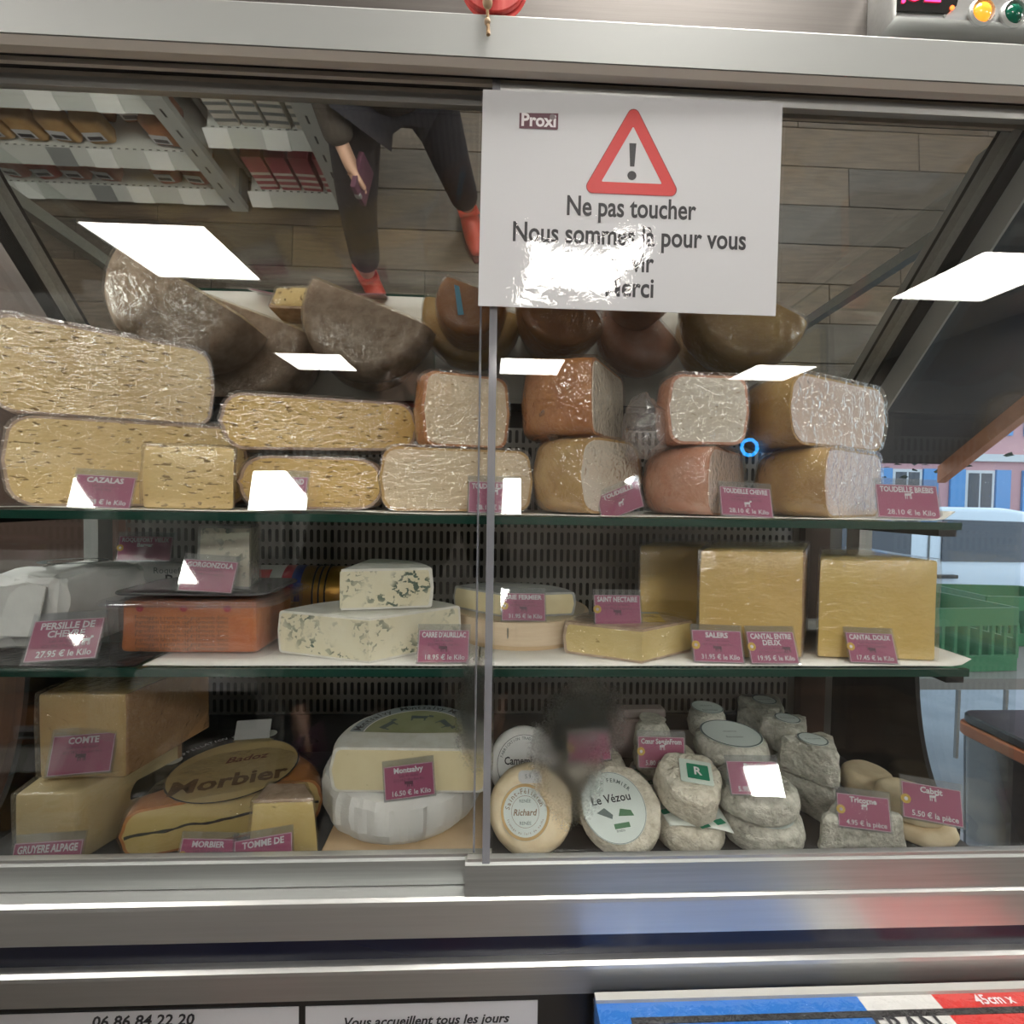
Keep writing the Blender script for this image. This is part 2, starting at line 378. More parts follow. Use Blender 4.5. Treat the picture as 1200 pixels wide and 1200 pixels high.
# ceiling light panels, all outside the picture: the door glass reflects the two far rows,
# the same 2.16 m grid carries on above the aisle and lights the canopy, sill and meat fridge
PANELM, _nt, _b = nodes('led_diffuser'); _b.inputs['Base Color'].default_value = (.9, .9, .9, 1)
_b.inputs['Emission Color'].default_value = (1, .955, .89, 1); _b.inputs['Emission Strength'].default_value = PANEL_POWER
pan0 = None
rows = [(-.13, 'above the cheese case'), (-2.29, 'next behind the aisle'), (-4.45, 'towards the far wall')]
cols = [(-1.71, 'on the meat fridge side'), (.37, 'in the middle column'), (2.80, 'on the street door side')]
for (y, rn) in rows:
    for (x, cn) in cols:
        lab = 'square white LED ceiling panel %s, %s' % (cn, rn)
        if pan0 is None:
            pan0 = thing('led_light_panel_offscreen', lab, 'ceiling light', (x, y, ZC), group='LED panels in the ceiling')
            part('diffuser_offscreen', box(-.30, .30, -.30, .30, -.004, .008), PANELM, pan0, None)
            fr = []
            for s in (-1, 1):
                fr += [box(s * .315 - .015, s * .315 + .015, -.33, .33, -.010, .012), box(-.30, .30, s * .315 - .015, s * .315 + .015, -.010, .012)]
            part('frame', merge(*fr), WHITEMET, pan0, None)
        else:
            dup(pan0, (x, y, ZC), label=lab)
# ================================================================ THE CHEESE CASE
case = thing('cheese_display_case', 'long steel refrigerated cheese case with sliding glass doors and tilted mirror', 'display case', (0, .13, 0))
def cp(name, vf, m, smooth=None, parent=None, **k):
    o = part(name, mv(vf, 0, -.13, 0) if parent is None else vf, m, parent or case, smooth, **k); return o
def yz(*p): return [(a, CZ + b) for a, b in p]
XL = .66
cp('base_cabinet', box(-XL, XL, -.005, .56, .0, CZ - .50), BLACK)
cp('deck', box(-XE, XE, .028, YB + .01, ZB - .03, ZB), DECK)
cp('canopy_strip', extx(yz((-.035, .402), (-.0355, .4385), (-.033, .4415), (.04, .4430), (.04, .402)), -XL, XL), WHITEMET)
cp('canopy_lip', extx(yz((-.034, .4015), (-.029, .3965), (-.0235, .3955), (-.0235, .4020)), -XL, XL), RAILM)
cp('canopy_fascia', extx(yz((.030, .443), (.036, .66), (.10, .66), (.10, .443)), -XL, XL), STEEL)
cp('canopy_roof', box(-XL, XL, .10, .56, CZ + .42, CZ + .66), BLACK)
cp('door_track', extx(yz((-.0235, .400), (-.0235, .4020), (.030, .4020), (.030, .400)), -XL, XL), BLACK)
for (a, b) in ((-.0235, -.0215), (-.0135, -.0095), (.0005, .0040), (.0100, .0135)):
    cp('track_rail', extx(yz((a, .3955), (a, .400), (b, .400), (b, .3955)), -XL, XL), RAILM)
# sill and bumper profile under the doors
cp('sill', extx(yz((.03, -.405), (.03, -.400), (-.016, -.3985), (-.0195, -.4005), (-.020, -.4045), (-.020, -.437), (.0, -.437)), -XL, XL), ALU)
cp('bumper', box(-XL, XL, -.010, .0, CZ - .475, CZ - .437), NAVY)
cp('lower_rail', extx(yz((-.0, -.466), (-.017, -.4665), (-.0205, -.4685), (-.0205, -.4725), (-.016, -.502), (.0, -.502)), -XL, XL), ALU)
cp('lower_panel', box(-XL, XL, -.012, -.005, .12, CZ - .502), BLACKG)
# tilted mirror with its frame bars
c47, s47 = math.cos(MIR), math.sin(MIR)
def mirline(t): return (t, ZMIR - t * math.tan(MIR))
y0, z0 = mirline(.014); y1, z1 = mirline(.25)
nn = (s47 * .006, c47 * .006)
cp('mirror', extx([(y0, z0), (y1, z1), (y1 + nn[0], z1 + nn[1]), (y0 + nn[0], z0 + nn[1])], -XE + .004, XE - .004), MIRROR)
cp('mirror_backing', extx([(y0 + .0085, z0 + .0045), (y1 + .0145, z1 + .0005), (.56, z1), (.56, CZ + .401), (y0 + .010, CZ + .401)], -XE, XE), BLACK)
for s in (-1, 1):
    a = s * (XE - .004); b = s * (XE - .020)
    q0, q1 = mirline(.012), mirline(.252)
    cp('mirror_bar', extx([(q0[0], q0[1]), (q1[0], q1[1]), (q1[0] - .010, q1[1] - .009), (q0[0] - .010, q0[1] - .009)], min(a, b), max(a, b)), ALUD)
    cp('mirror_seal', extx([(q0[0] - .010, q0[1] - .009), (q1[0] - .010, q1[1] - .009), (q1[0] - .014, q1[1] - .0125), (q0[0] - .014, q0[1] - .0125)], min(a, b), max(a, b)), RUBBER)
    if s > 0: cp('end_frame', extx([(q0[0] - .014, q0[1] - .0125), (q1[0] - .014, q1[1] - .0125), (q1[0] - .004, q1[1] - .050), (q1[0] - .026, q1[1] - .050), (q0[0] - .014, q0[1] - .055)], XE - .004, XE - .001), WHITEMET)
    # end wall: pane above, corner posts, black liner below
    e0, e1 = sorted((s * XE, s * (XE + .006)))
    cp('end_pane', extx([(.006, ZB + .01), (YB, ZB + .01), (YB, z1), mirline(.012)], e0, e1), ENDGLASS)
    f0, f1 = sorted((s * (XE + .050), s * (XE + .066)))
    cp('front_post', box(f0, f1, .0120, .0290, ZB, CZ + .38), ALUD)
    f0, f1 = sorted((s * (XE - .004), s * (XE + .016)))
    cp('rear_post', box(f0, f1, YB - .045, YB - .018, ZB, z1 + .02), ALU)
    g0, g1 = sorted((s * (XE - .008), s * (XE - .002)))
    n = 14
    prof = [(YB, ZB), (YB, ZM - .012), (.12, ZM - .012)] + [(.12 - .065 * (1 - math.cos(math.pi / 2 * i / n)), ZM - .012 - (ZM - .012 - ZB - .02) * math.sin(math.pi / 2 * i / n)) for i in range(1, n + 1)] + [(.055, ZB)]
    cp('end_liner', extx(prof, g0, g1), BLACKG)
# perforated air panel
def slots(x0, x1, zb, zt, w=.0105, h=.0265, sw=.0052, sh=.020):
    v, f = [], []
    nx = int((x1 - x0) / w); nz = int((zt - zb) / h)
    for i in range(nx):
        for j in range(nz):
            cx = x0 + (i + .5) * w; cz = zb + (j + .5) * h; n = len(v); h1 = sh / 2 - sw * .4; h2 = sh / 2
            P = [(sw / 2, -h1), (sw / 2, h1), (sw / 4, h2), (-sw / 4, h2), (-sw / 2, h1), (-sw / 2, -h1), (-sw / 4, -h2), (sw / 4, -h2), (w / 2, -h / 2), (w / 2, h / 2), (-w / 2, h / 2), (-w / 2, -h / 2)]
            v += [(cx + a, YB, cz + b) for a, b in P]
            f += [tuple(n + q for q in t) for t in ((8, 9, 1, 0), (9, 2, 1), (9, 10, 3, 2), (10, 4, 3), (10, 11, 5, 4), (11, 6, 5), (11, 8, 7, 6), (8, 0, 7))]
    return v, f, x0 + nx * w, zb + nz * h
sv, sf, sx1, sz1 = slots(-.555, .49, CZ - .342, CZ + .13)
cp('perforated_panel', (sv, sf), PERF)
cp('back_plate', box(sx1, XE, YB - .002, YB + .004, ZB, z1), PERF)
cp('back_skirt', box(-XE, sx1, YB - .004, YB + .004, ZB, CZ - .342), DARKBACK)
cp('plenum', box(-XE, XE, YB + .035, YB + .05, ZB, z1), DARKBACK)
cp('back_pillar', box(XP(946, .25, ZM + .1), XP(975, .25, ZM + .1), YB - .02, YB - .003, ZB, ZT - .01), BROWNM)
# glass shelves
for (nm, z, xa, xb) in (('top', ZT, -.545, .505), ('mid', ZM, -.545, .520)):
    sh = cp('glass_shelf', box(xa, xb, .014, .232, z - .0082, z - .0008), SHELFGLASS)
    part('shelf_edge', mv(box(xa, xb, .010, .014, z - .0088, z - .0006), 0, -.13, 0), GREENEDGE, sh, None)
    for s in (xa + .012, xb - .014):
        part('shelf_clip', mv(box(s - .010, s + .010, .012, .20, z - .016, z - .0090), 0, -.13, 0), BLACK, sh, None)
# sliding doors: the one on the street side runs in front
def slider(xa, xb, Y, fog, side):
    zt = -.3640 if side > 0 else -.3700
    d = bpy.data.objects.new('sliding_door', None); COL.objects.link(d); d.parent = case; d.location = (0, Y - .13, CZ); d.empty_display_size = .02
    part('pane', box(xa, xb, -.0022, .0022, -.385, .398), fog, d, None)
    part('bottom_frame', extx([(-.005, -.3980), (-.0055, zt - .0025), (-.003, zt), (.005, zt), (.006, -.3980)], xa - .018 * (side > 0), xb + .02 * (side < 0) * 0), ALUD, d, None)
    part('frame_lip', extx([(-.0036, zt), (-.0036, zt + .003), (.0036, zt + .003), (.0036, zt)], xa - .016 * (side > 0), xb), ALU, d, None)
    part('top_frame', extx([(-.0035, .3855), (-.0035, .3955), (.0035, .3955), (.0035, .3855)], xa, xb), ALU, d, None)
    return d
GR = door_glass('street_side_door_glass', [(XP(664, 0, CZ - .25), -.262, .070, .115), (XP(680, 0, CZ - .25), -.225, .080, .075)])
GL = door_glass('fridge_side_door_glass', [(XP(562, 0, CZ - .25), -.225, .045, .11)])
xr0 = XP(572, -.012, CZ); xl1 = XP(582, .004, CZ)
dr = slider(xr0, .60, -.012, GR, 1)
EDGEP = glass('pull_profile', (.62, .64, .70), .12, .1, haze=.35, hazec=(.45, .46, .50))
part('edge_profile', box(xr0 - .001, xr0 + .0065, -.0045, .0045, -.370, .398), EDGEP, dr, None)
dl = slider(-.60, xl1, .004, GL, -1)
part('edge_profile', box(xl1 - .0195, xl1 - .0175, -.0040, .0040, -.366, .398), EDGEP, dl, None)
# controls on the canopy
p = PT(1134, 12, .0)
ctl = part('control_box', mv(rbox(-.082, .14, -.008, .036, -.018, .050, .006, 2), p.x, -.13 + .0, p.z), ALU, case)
ctl.name = 'control_box'
xd0, xd1 = XP(1053, -.01, p.z), XP(1125, -.01, p.z)
part('display_window', up(mv(prism([(xd0, -.014), (xd1 - .012, -.014), (xd1 - .003, -.006), (xd1, .008), (xd1 - .003, .03), (xd0, .03)], 0, .002), 0, 0, 0)), BLACKG, ctl, None, loc=(0, -.13 - .0078, p.z))
LEDR = mat('led_red', (1, .02, .10), .4, emit=5)
g = text('32', .034, bold=.03, slant=.1)
part('led_digits', up(g), LEDR, ctl, None, loc=(XP(1084, -.01, p.z), -.13 - .0105, p.z + .007))
for (px, py, r, m) in ((1116, 9, .0022, mat('led_orange', (1, .12, .02), .4, emit=3)), (1107, 19, .0016, ALUD), (1059, 1, .0018, LEDR)):
    q = PT(px, py, -.0105)
    part('indicator_dot', rt(lathe([(r * .2, 0), (r, 0), (r, .0008), (r * .2, .001)], 14), 90, 'X'), m, ctl, 40, loc=(q.x, -.13 - .0100, q.z))
for (px, py, m) in ((1150, 15, mat('orange_lens', (.95, .33, .03), .15, emit=.9)), (1187, 17, mat('green_lens', (.005, .10, .06), .12))):
    q = PT(px, py, -.009)
    lamp = part('indicator_bezel', rt(lathe([(.0085, 0), (.0135, 0), (.0135, .002), (.0115, .004), (.0105, .001)], 28), 90, 'X'), WHITEMET, ctl, 40, loc=(q.x, -.13 - .008, q.z))
    part('indicator_lens', rt(lathe([(.0003, .0065), (.004, .006), (.008, .0042), (.0098, .001), (.0098, 0), (.0003, 0)][::-1], 28), 90, 'X'), m, lamp, 50)
# ornament standing on the canopy
REDW = mat('red_painted_wood', (.58, .045, .040), .5, c2=(.66, .10, .08), scale=16, st=(10, 1, 1), thr=(.5, .8))
q = PT(578, 36, .006)
orn = thing('wooden_ornament', 'red painted wooden board with rounded foot, string and beads standing on canopy', 'ornament', (q.x, -.029, CZ + .4438))
def shield(r, h):
    return [(r * math.cos(a), r + r * math.sin(a)) for a in [math.pi + math.pi * i / 20 for i in range(21)]] + [(r, h), (-r, h)]
part('board', up(prism(shield(.031, .10), 0, .005, .0008, 1)), REDW, orn)
part('back_board', up(mv(prism(shield(.031, .10), -.0062, -.001, .0008, 1), .001, 0, 0)), REDW, orn)
part('felt_ball', disp(mv(lathe([(.0001 + .0065 * math.sin(math.pi * i / 10), -.0065 * math.cos(math.pi * i / 10)) for i in range(11)], 16), .002, -.010, .022), .0006, 500), mat('grey_felt', (.22, .21, .21), .95, c2=(.32, .31, .3), scale=300), orn)
STRING = mat('jute_string', (.50, .34, .19), .9, c2=(.36, .23, .12), scale=300, bp=.6, bscale=500)
part('string', merge(tube([(-.007, -.008, .10), (-.0065, -.009, .03), (-.0055, -.012, .012)], .0022), tube([(-.0055, -.011, .003), (-.0045, -.0105, -.012), (-.004, -.0105, -.026)], [.0014, .0013, .0018]), tube([(-.0055, -.012, .012), (-.0056, -.0118, .006), (-.0055, -.0115, .002)], .002)), STRING, orn)
for (z, r, y) in ((.0005, .0045, -.0125), (-.0145, .0027, -.0105)):
    part('bead', mv(lathe([(.0001 + r * math.sin(math.pi * i / 10), -r * 1.15 * math.cos(math.pi * i / 10)) for i in range(11)], 16), -.005, y, z), mat('wooden_bead', (.52, .37, .23), .6) if 'wooden_bead' not in MATS else MATS['wooden_bead'], orn)
# ---------------------------------------------------------------- the laminated notice
a = 0, 0, 0
sw, shh = .2885, .2055
q = PT(737, 243, -.0180)
note = thing('notice_sign', 'white laminated A4 notice with red warning triangle taped to sliding door', 'sign', (q.x, -.0225, q.z - shh / 2), (R(-.6), R(.55), R(-.9)))
part('sheet', box(-sw / 2, sw / 2, -.0004, .0004, .002, shh), PAPER, note, None)
def wav(u, v):
    x = (u - .5) * (sw + .006); z = v * (shh + .004)
    return (x, -.0014 + .00030 * math.sin(x * 42 + z * 25) * math.sin(z * 31), z)
lam = part('laminate', grid(wav, 40, 30), LAMI, note, 60)
def nt_(vf, x, z, m, name='lettering', dy=-.0006): return part(name, up(vf), m, note, None, loc=(x, dy, z))
s2 = 1 / 1203.0
def sx(px): return (px - 737) * s2
def sz(py): return shh - (py - 118) * s2
for (t, px, py, h, w) in (('Ne pas toucher', 738, 246, .0285, 150), ('Nous sommes là pour vous', 737, 278, .0285, 271), ('servir', 738, 308, .0285, 55), ('Merci', 738, 337, .0285, 56)):
    g = text(t, h, bold=.020, res=4); ww = max(v[0] for v in g[0]) * 2; k = w * s2 / ww
    nt_(([(v[0] * k, v[1] * .92, 0) for v in g[0]], g[1]), sx(px), sz(py), INK)
def rtri(r, cr, n=8):
    o = []
    for i in range(3):
        an = math.pi / 2 + i * 2 * math.pi / 3
        for k in range(n + 1):
            t = an - math.pi / 3 + 2 * math.pi / 3 * k / n
            o.append(((r - cr * 2) * math.cos(an) + cr * math.cos(t), (r - cr * 2) * math.sin(an) + cr * math.sin(t)))
    return o
TR = rtri(.0555, .0058); TI = rtri(.0345, .0008)
n = len(TR)
nt_(([(p[0] * .98, p[1] * 1.03, 0) for p in TR] + [(p[0] * .98, p[1] * 1.03, 0) for p in TI], [(i, (i + 1) % n, n + (i + 1) % n, n + i) for i in range(n)]), sx(737), sz(195), RED, 'warning_triangle')
TO = rtri(.0568, .0062)
nt_(([(p[0] * .98, p[1] * 1.03, 0) for p in TO] + [(p[0] * .98, p[1] * 1.03, 0) for p in TR], [(i, (i + 1) % n, n + (i + 1) % n, n + i) for i in range(n)]), sx(737), sz(195), mat('dark_red_edge', (.25, .015, .02), .5), 'triangle_outline')
nt_(merge(([(-.0034, .003, 0), (-.0021, -.019, 0), (.0021, -.019, 0), (.0034, .003, 0)], [(0, 1, 2, 3)]), mv(disc(.0043, 20), 0, -.0275, 0)), sx(737), sz(175), INK, 'exclamation_mark')
lg = nt_(prism([(-.0185, -.0075), (.0175, -.0075), (.0185, -.0065), (.0185, .008), (-.0185, .0068)], 0, .0001), sx(628), sz(151), MAROON, 'logo_plate')
g = text('Proxi', .0165, maxw=.033, bold=.03, res=3)
nt_(g, sx(628), sz(151), INKW, 'logo_lettering', -.0009)
nt_(disc(.0028, 16), sx(643.5), sz(146), mat('grey_dot', (.2, .17, .18), .5), 'logo_dot', -.0010)
# ================================================================ CHEESE BUILDERS
def layers(H, c, bulge=0, n=5, ins=0.0):
    o = []
    for i in range(n + 1):
        a = math.pi / 2 * i / n; o.append((c * (1 - math.sin(a)) + ins, c * (1 - math.cos(a)) + ins))
    t = [(b, H - z) for b, z in reversed(o)]
    mid = [(ins - bulge, H / 2)] if bulge else []
    return o + mid + t
def seg_solid(Rr, d, lay, y0, na=36):
    """disc segment: straight cut along y = y0, round behind; one loop for each layer"""
    v, f = [], []; k = na + 1
    for (ins, z) in lay:
        r = Rr - ins; h = min(.999, max(-.999, (d - y0) / r)); a0 = -math.asin(h)
        for i in range(k):
            a = a0 + (math.pi - 2 * a0) * i / na
            v.append((r * math.cos(a), d + r * math.sin(a), z))
    L = len(lay)
    for j in range(L - 1):
        for i in range(na): f.append((j * k + i, j * k + i + 1, (j + 1) * k + i + 1, (j + 1) * k + i))
        f.append((j * k + na, j * k, (j + 1) * k, (j + 1) * k + na))
    f.append(tuple(range(k))[::-1]); f.append(tuple((L - 1) * k + i for i in range(k)))
    return v, f
def sec_solid(Rr, a0, a1, lay, off=0.0, na=26):
    v, f = [], []; k = na + 2; am = (a0 + a1) / 2; hs = max(.2, math.sin((a1 - a0) / 2))
    ox, oy = -math.cos(am) * off / hs, -math.sin(am) * off / hs
    for (ins, z) in lay:
        v.append((ox, oy, z)); r = Rr - ins
        for i in range(na + 1):
            a = a0 + (a1 - a0) * i / na; v.append((ox + r * math.cos(a), oy + r * math.sin(a), z))
    L = len(lay)
    for j in range(L - 1):
        for i in range(k): f.append((j * k + i, j * k + (i + 1) % k, (j + 1) * k + (i + 1) % k, (j + 1) * k + i))
    f.append(tuple(range(k))[::-1]); f.append(tuple((L - 1) * k + i for i in range(k)))
    return v, f
seedn = [0]
def finish(t, rind, pst, film, rm, pmt, filmm=None, amp=.0012, sc=14, tap=0, al=1):
    seedn[0] += 1; sd = seedn[0]
    def w(vf, a2=0):
        v = [(x, y, z * (1 + tap * x / al)) for x, y, z in vf[0]]
        vf = disp((v, vf[1]), amp, sc, sd)
        if a2: vf = disp(vf, a2, 70, sd + 50)
        return vf
    part('rind', w(rind), rm, t, 50); part('paste', w(pst), pmt, t, 50)
    if film: part('cling_film', w(film, .0009), filmm or FILM, t, 60)
def cut_wheel(label, px1, Y1, px2, Y2, zb, H, Rr, pmt, rm, c=.02, bulge=.003, film=True, filmm=None, tap=0, tilt=0, rt_=.0028, name='cut_cheese_wheel', group='cut cheeses on the top shelf'):
    zm = zb + H / 2; A = Vector((XP(px1, Y1, zm), Y1)); B = Vector((XP(px2, Y2, zm), Y2)); D = B - A
    al = D.length / 2; Rr = max(Rr or 0, al + .0008); d = math.sqrt(Rr * Rr - al * al)
    M_ = (A + B) / 2
    t = thing(name, label, 'cheese', (M_.x, M_.y, zb), (0, R(tilt), math.atan2(D.y, D.x)), group)
    finish(t, seg_solid(Rr, d, layers(H, c, bulge), .0006), seg_solid(Rr, d, layers(H, c * .9, bulge, ins=rt_), -.0002), seg_solid(Rr + .0016, d, layers(H + .0028, c, bulge), -.0022) if film else None, rm, pmt, filmm, tap=tap, al=al)
    return t
def wedge(label, ap, L, Rt, zb, H, pmt, rm, Rr=None, c=.006, bulge=.002, film=False, filmm=None, rt_=.0025, name='cheese_wedge', group=None, amp=.001):
    """apex, left end and right end given as (px, Y); both cut faces meet at the apex"""
    zm = zb + H / 2; P = [Vector((XP(a, b, zm), b)) for a, b in (ap, L, Rt)]
    l, r = P[1] - P[0], P[2] - P[0]; a0 = math.atan2(r.y, r.x); a1 = math.atan2(l.y, l.x)
    if a1 < a0: a1 += 2 * math.pi
    Rr = Rr or (l.length + r.length) / 2
    t = thing(name, label, 'cheese', (P[0].x, P[0].y, zb), (0, 0, 0), group)
    finish(t, sec_solid(Rr, a0, a1, layers(H, c, bulge), -.0006), sec_solid(Rr, a0, a1, layers(H, c * .9, bulge, ins=rt_), .0003), sec_solid(Rr + .002, a0, a1, layers(H + .0028, c, bulge), .0022) if film else None, rm, pmt, filmm, amp=amp)
    t['r'] = Rr; t['a0'] = a0; t['a1'] = a1
    return t
def block(label, pts, zb, H, pmt, rm=None, rind='back', film=True, bev=.003, top=1.0, name='cheese_block', group=None, filmm=None, amp=.001):
    """upright cut block; footprint given as (px, Y) front-left, front-right, back-right, back-left"""
    zm = zb + H / 2; P = [Vector((XP(a, b, zm), b)) for a, b in pts]; c = sum(P, Vector((0, 0))) / 4
    q = [(p.x - c.x, p.y - c.y) for p in P]
    t = thing(name, label, 'cheese', (c.x, c.y, zb), (0, 0, 0), group)
    seedn[0] += 1; sd = seedn[0]
    part('paste', disp(prism(q, 0, H - (.0022 if rind == 'top' else 0), bev, 2, top, cuts=2), amp, 20, sd), pmt, t, 40)
    if rm is not None:
        if rind == 'top': vf = mv(prism([(x * top * 1.005, y * top * 1.005) for x, y in q], 0, .0035, .0012, 1, cuts=3), 0, 0, H - .0030); vf = disp(vf, .0012, 90, sd)
        elif rind == 'back':
            (x0, y0_), (x1, y1_) = q[2], q[3]; vf = prism([(x0, y0_ - .004), (x0, y0_ + .003), (x1, y1_ + .003), (x1, y1_ - .004)], .001, H - .001, .001, 1)
        elif rind == 'right':
            (x0, y0_), (x1, y1_) = q[1], q[2]; vf = prism([(x0 - .003, y0_ + .002), (x0 + .0025, y0_ + .002), (x1 + .0025, y1_), (x1 - .003, y1_)], .001, H - .001, .001, 1)
        part('rind', vf, rm, t, 40)
    if film: part('cling_film', disp(disp(prism([(x * 1.03 + .0012 * (1 if x > 0 else -1), y * 1.03 + .0012 * (1 if y > 0 else -1)) for x, y in q], .0003, H + .003, bev, 2, top, cuts=3), amp, 20, sd), .0012, 60, sd + 9), filmm or FILM, t, 60)
    t['h'] = H
    return t
def soft(label, px, Y, zb, Rr, H, m, rx=0, rz=0, c=None, amp=.0018, sc=60, group=None, name='soft_cheese', squash=1.0, cat='cheese', bulge=.0015, nn=44):
    X = XP(px, Y, zb + H / 2); c = c or H * .32
    t = thing(name, label, cat, (X, Y, zb), (R(rx), 0, R(rz)), group)
    pr = [(.0004, 0), (Rr * .5, 0)] + [(Rr - i, z) for i, z in layers(H, c, bulge, 4)] + [(Rr * .75, H), (Rr * .5, H), (Rr * .25, H), (.0004, H)]
    seedn[0] += 1
    vf = lathe(pr, nn); vf = ([(x, y * squash, z) for x, y, z in vf[0]], vf[1])
    part('rind', disp(vf, amp, sc, seedn[0], flat=.001), m, t, 60)
    t['H'] = H; t['R'] = Rr
    return t
def crumple(t, x, y, z, rx, ry, rz, amp=.010):
    pr = [(.0003 + math.sin(math.pi * i / 14), -math.cos(math.pi * i / 14)) for i in range(15)]
    vf = lathe(pr, 26); vf = ([(p[0] * rx, p[1] * ry, p[2] * rz) for p in vf[0]], vf[1]); seedn[0] += 1
    part('bunched_film', mv(disp(disp(vf, amp, 45, seedn[0]), amp * .4, 120, seedn[0] + 3), x, y, z), FILMH, t, 60)
def roundlabel(t, r, z, m, x=0, y=0, texts=(), ringm=None, r1=None, tilt=0, name='label', ry=1.0):
    o = part(name, mv(([(p[0], p[1] * ry, p[2]) for p in lathe([(.0003, 0), (r, 0), (r, .0004), (.0003, .0004)], 40)[0]], lathe([(.0003, 0), (r, 0), (r, .0004), (.0003, .0004)], 40)[1]), 0, 0, 0), m, t, None, loc=(x, y, z), rot=(0, 0, R(tilt)))
    if ringm: part('label_ring', ring(r1 or r * .88, r * .985, z=.0006), ringm, o, None)
    for (vf, mm) in texts: part('lettering', mv(vf, 0, 0, .0007), mm, o, None)
    return o
def rrect(w, d, r, n=6):
    o = []
    for sx_, sy_, a in ((1, 1, 0), (-1, 1, 90), (-1, -1, 180), (1, -1, 270)):
        for i in range(n + 1):
            t = R(a + 90 * i / n); o.append((sx_ * (w / 2 - r) + r * math.cos(t), sy_ * (d / 2 - r) + r * math.sin(t)))
    return o
def sheet(name, label, cat, fn, nu, nv, m, loc, rot=(0, 0, 0), group=None, th=.0006):
    o = part(name, grid(fn, nu, nv), m, None, 60, loc=loc, rot=rot); tag(o, label, cat, group)
    s = o.modifiers.new('thickness', 'SOLIDIFY'); s.thickness = th; s.offset = 1
    return o
# ================================================================ PAPER LINERS ON THE GLASS
def liner(label, z, x0, x1, y0, y1, curl=0, bow=0):
    def fn(u, v):
        x = x0 + (x1 - x0) * u; y = y0 + (y1 - y0) * v
        zz = .0006 * (noise.noise(Vector((x * 18, y * 18, z))) + 1) * (1 - v * .6)
        if curl and x > x1 - .02: zz += curl * ((x - x1 + .02) / .02) ** 2
        if bow: zz += bow * max(0, math.sin((x - x0) / (x1 - x0) * math.pi * 3)) * (1 - v) ** 4
        return (x - (x0 + x1) / 2, y - (y0 + y1) / 2, zz)
    return sheet('shelf_liner', label, 'paper', fn, 50, 10, LINER, ((x0 + x1) / 2, (y0 + y1) / 2, z + .0001), group='white paper liners on the glass shelves')
liner('white paper liner under the large holey cheese halves on the top shelf', ZT, -.54, XP(455, .02, ZT), .016, .228, bow=.002)
liner('white paper liner under the barrel-shaped goat cheeses with curled end', ZT, XP(456, .02, ZT), .503, .016, .228, curl=.010)
liner('white paper liner under the clear tub and blue cheese', ZM, XP(170, .02, ZM), XP(560, .02, ZM), .016, .228)
liner('white marbled paper liner under the tall yellow Cantal blocks', ZM, XP(562, .02, ZM), .528, .016, .228, curl=.008)
# ================================================================ TOP SHELF
z0s = ZT + .0022
cut_wheel('large cut wheel of holey yellow cheese on shelf paper behind the tag with strong glare', 6, .050, 288, .124, z0s, .097, .122, P_CAZ, RIND_GR, c=.024, filmm=FILM)
H_ = cut_wheel('largest half wheel of holey pale cheese, stacked on another big pale wheel', -12, .045, 248, .145, z0s + .100, .100, None, P_CAZ, RIND_GR, c=.020, tap=-.05)
block('small film-wrapped cut piece of yellow cheese leaning before the big pale wheel', [(166, .036), (274, .036), (270, .070), (180, .070)], z0s, .066, P_CAZ, RIND_GR, 'back', bev=.004, group='cut cheeses on the top shelf', amp=.002)
cut_wheel('lower half wheel of holey deep yellow cheese behind the BETHMALE tag', 281, .062, 448, .098, z0s, .060, .084, P_BETH, RIND_GR, c=.026)
I_ = cut_wheel('upper half wheel of holey deep yellow cheese resting on the Bethmale wheel', 262, .048, 488, .125, z0s + .0690, .060, .100, P_BETH, RIND_GR, c=.022, tap=-.04, tilt=-2.6)
cut_wheel('long cut cheese with pale speckled paste behind the three-milk tag', 448, .046, 622, .073, z0s, .0705, None, P_PALE, RIND_GOLD, c=.016)
J_ = cut_wheel('film-wrapped pale cheese half standing on the long pale cheese', 498, .055, 594, .088, z0s + .0735, .083, .053, P_PALE, RIND_OR, c=.012, filmm=FILM2)
E_ = cut_wheel('barrel-shaped cheese with brown rind and pale cut beside the slanted pink tag', 682, .024, 748, .088, z0s, .084, .062, P_GOAT, RIND_GOLD, c=.020, filmm=FILM2)
K_ = cut_wheel('orange-rinded barrel cheese half stacked on the brown-rinded barrel cheese', 694, .022, 730, .130, z0s + .087, .082, .070, P_GOAT, RIND_OR, c=.012, filmm=FILM2)
crumple(K_, -.045, .045, .02, .022, .022, .024)
F_ = cut_wheel('rosy orange-rinded barrel cheese beside the goat-marked pink tag', 830, .020, 872, .125, z0s, .076, .074, P_PINKW, RIND_PK, c=.022, filmm=FILM2)
L_ = cut_wheel('white-pasted goat cheese half in bunched film on the rosy barrel cheese', 785, .036, 875, .046, z0s + .079, .076, .048, P_GOAT, RIND_PK, c=.014, filmm=FILM2)
crumple(L_, -.064, .025, .020, .024, .028, .034)
G_ = cut_wheel('mustard-rinded barrel cheese with rosy cut face at the end of the shelf', 968, .022, 1032, .120, z0s, .078, .088, P_PINKW, RIND_MU, c=.022, filmm=FILM2)
M__ = cut_wheel('broad rosy-pasted barrel cheese half resting on the mustard-rinded one', 928, .026, 1036, .112, z0s + .081, .078, .098, P_PINKW, RIND_MU, c=.024, filmm=FILM2)
# stickers on the upper rinds, seen in the mirror
LB = mat('pale_blue_label', (.16, .42, .60), .45); RL = mat('crimson_label', (.34, .02, .03), .45)
lo = part('label', mv(prism([(-.03, .010), (-.022, .010), (.0, .048), (-.008, .052)], 0, .0005), 0, 0, .0860), LB, J_, None, label='pale blue curved label')
rl = roundlabel(F_, .020, .0795, RL, -.03, .035, [(arctext('DE CHEVRE', .006, .014, R(90), bold=.02), INKW)])
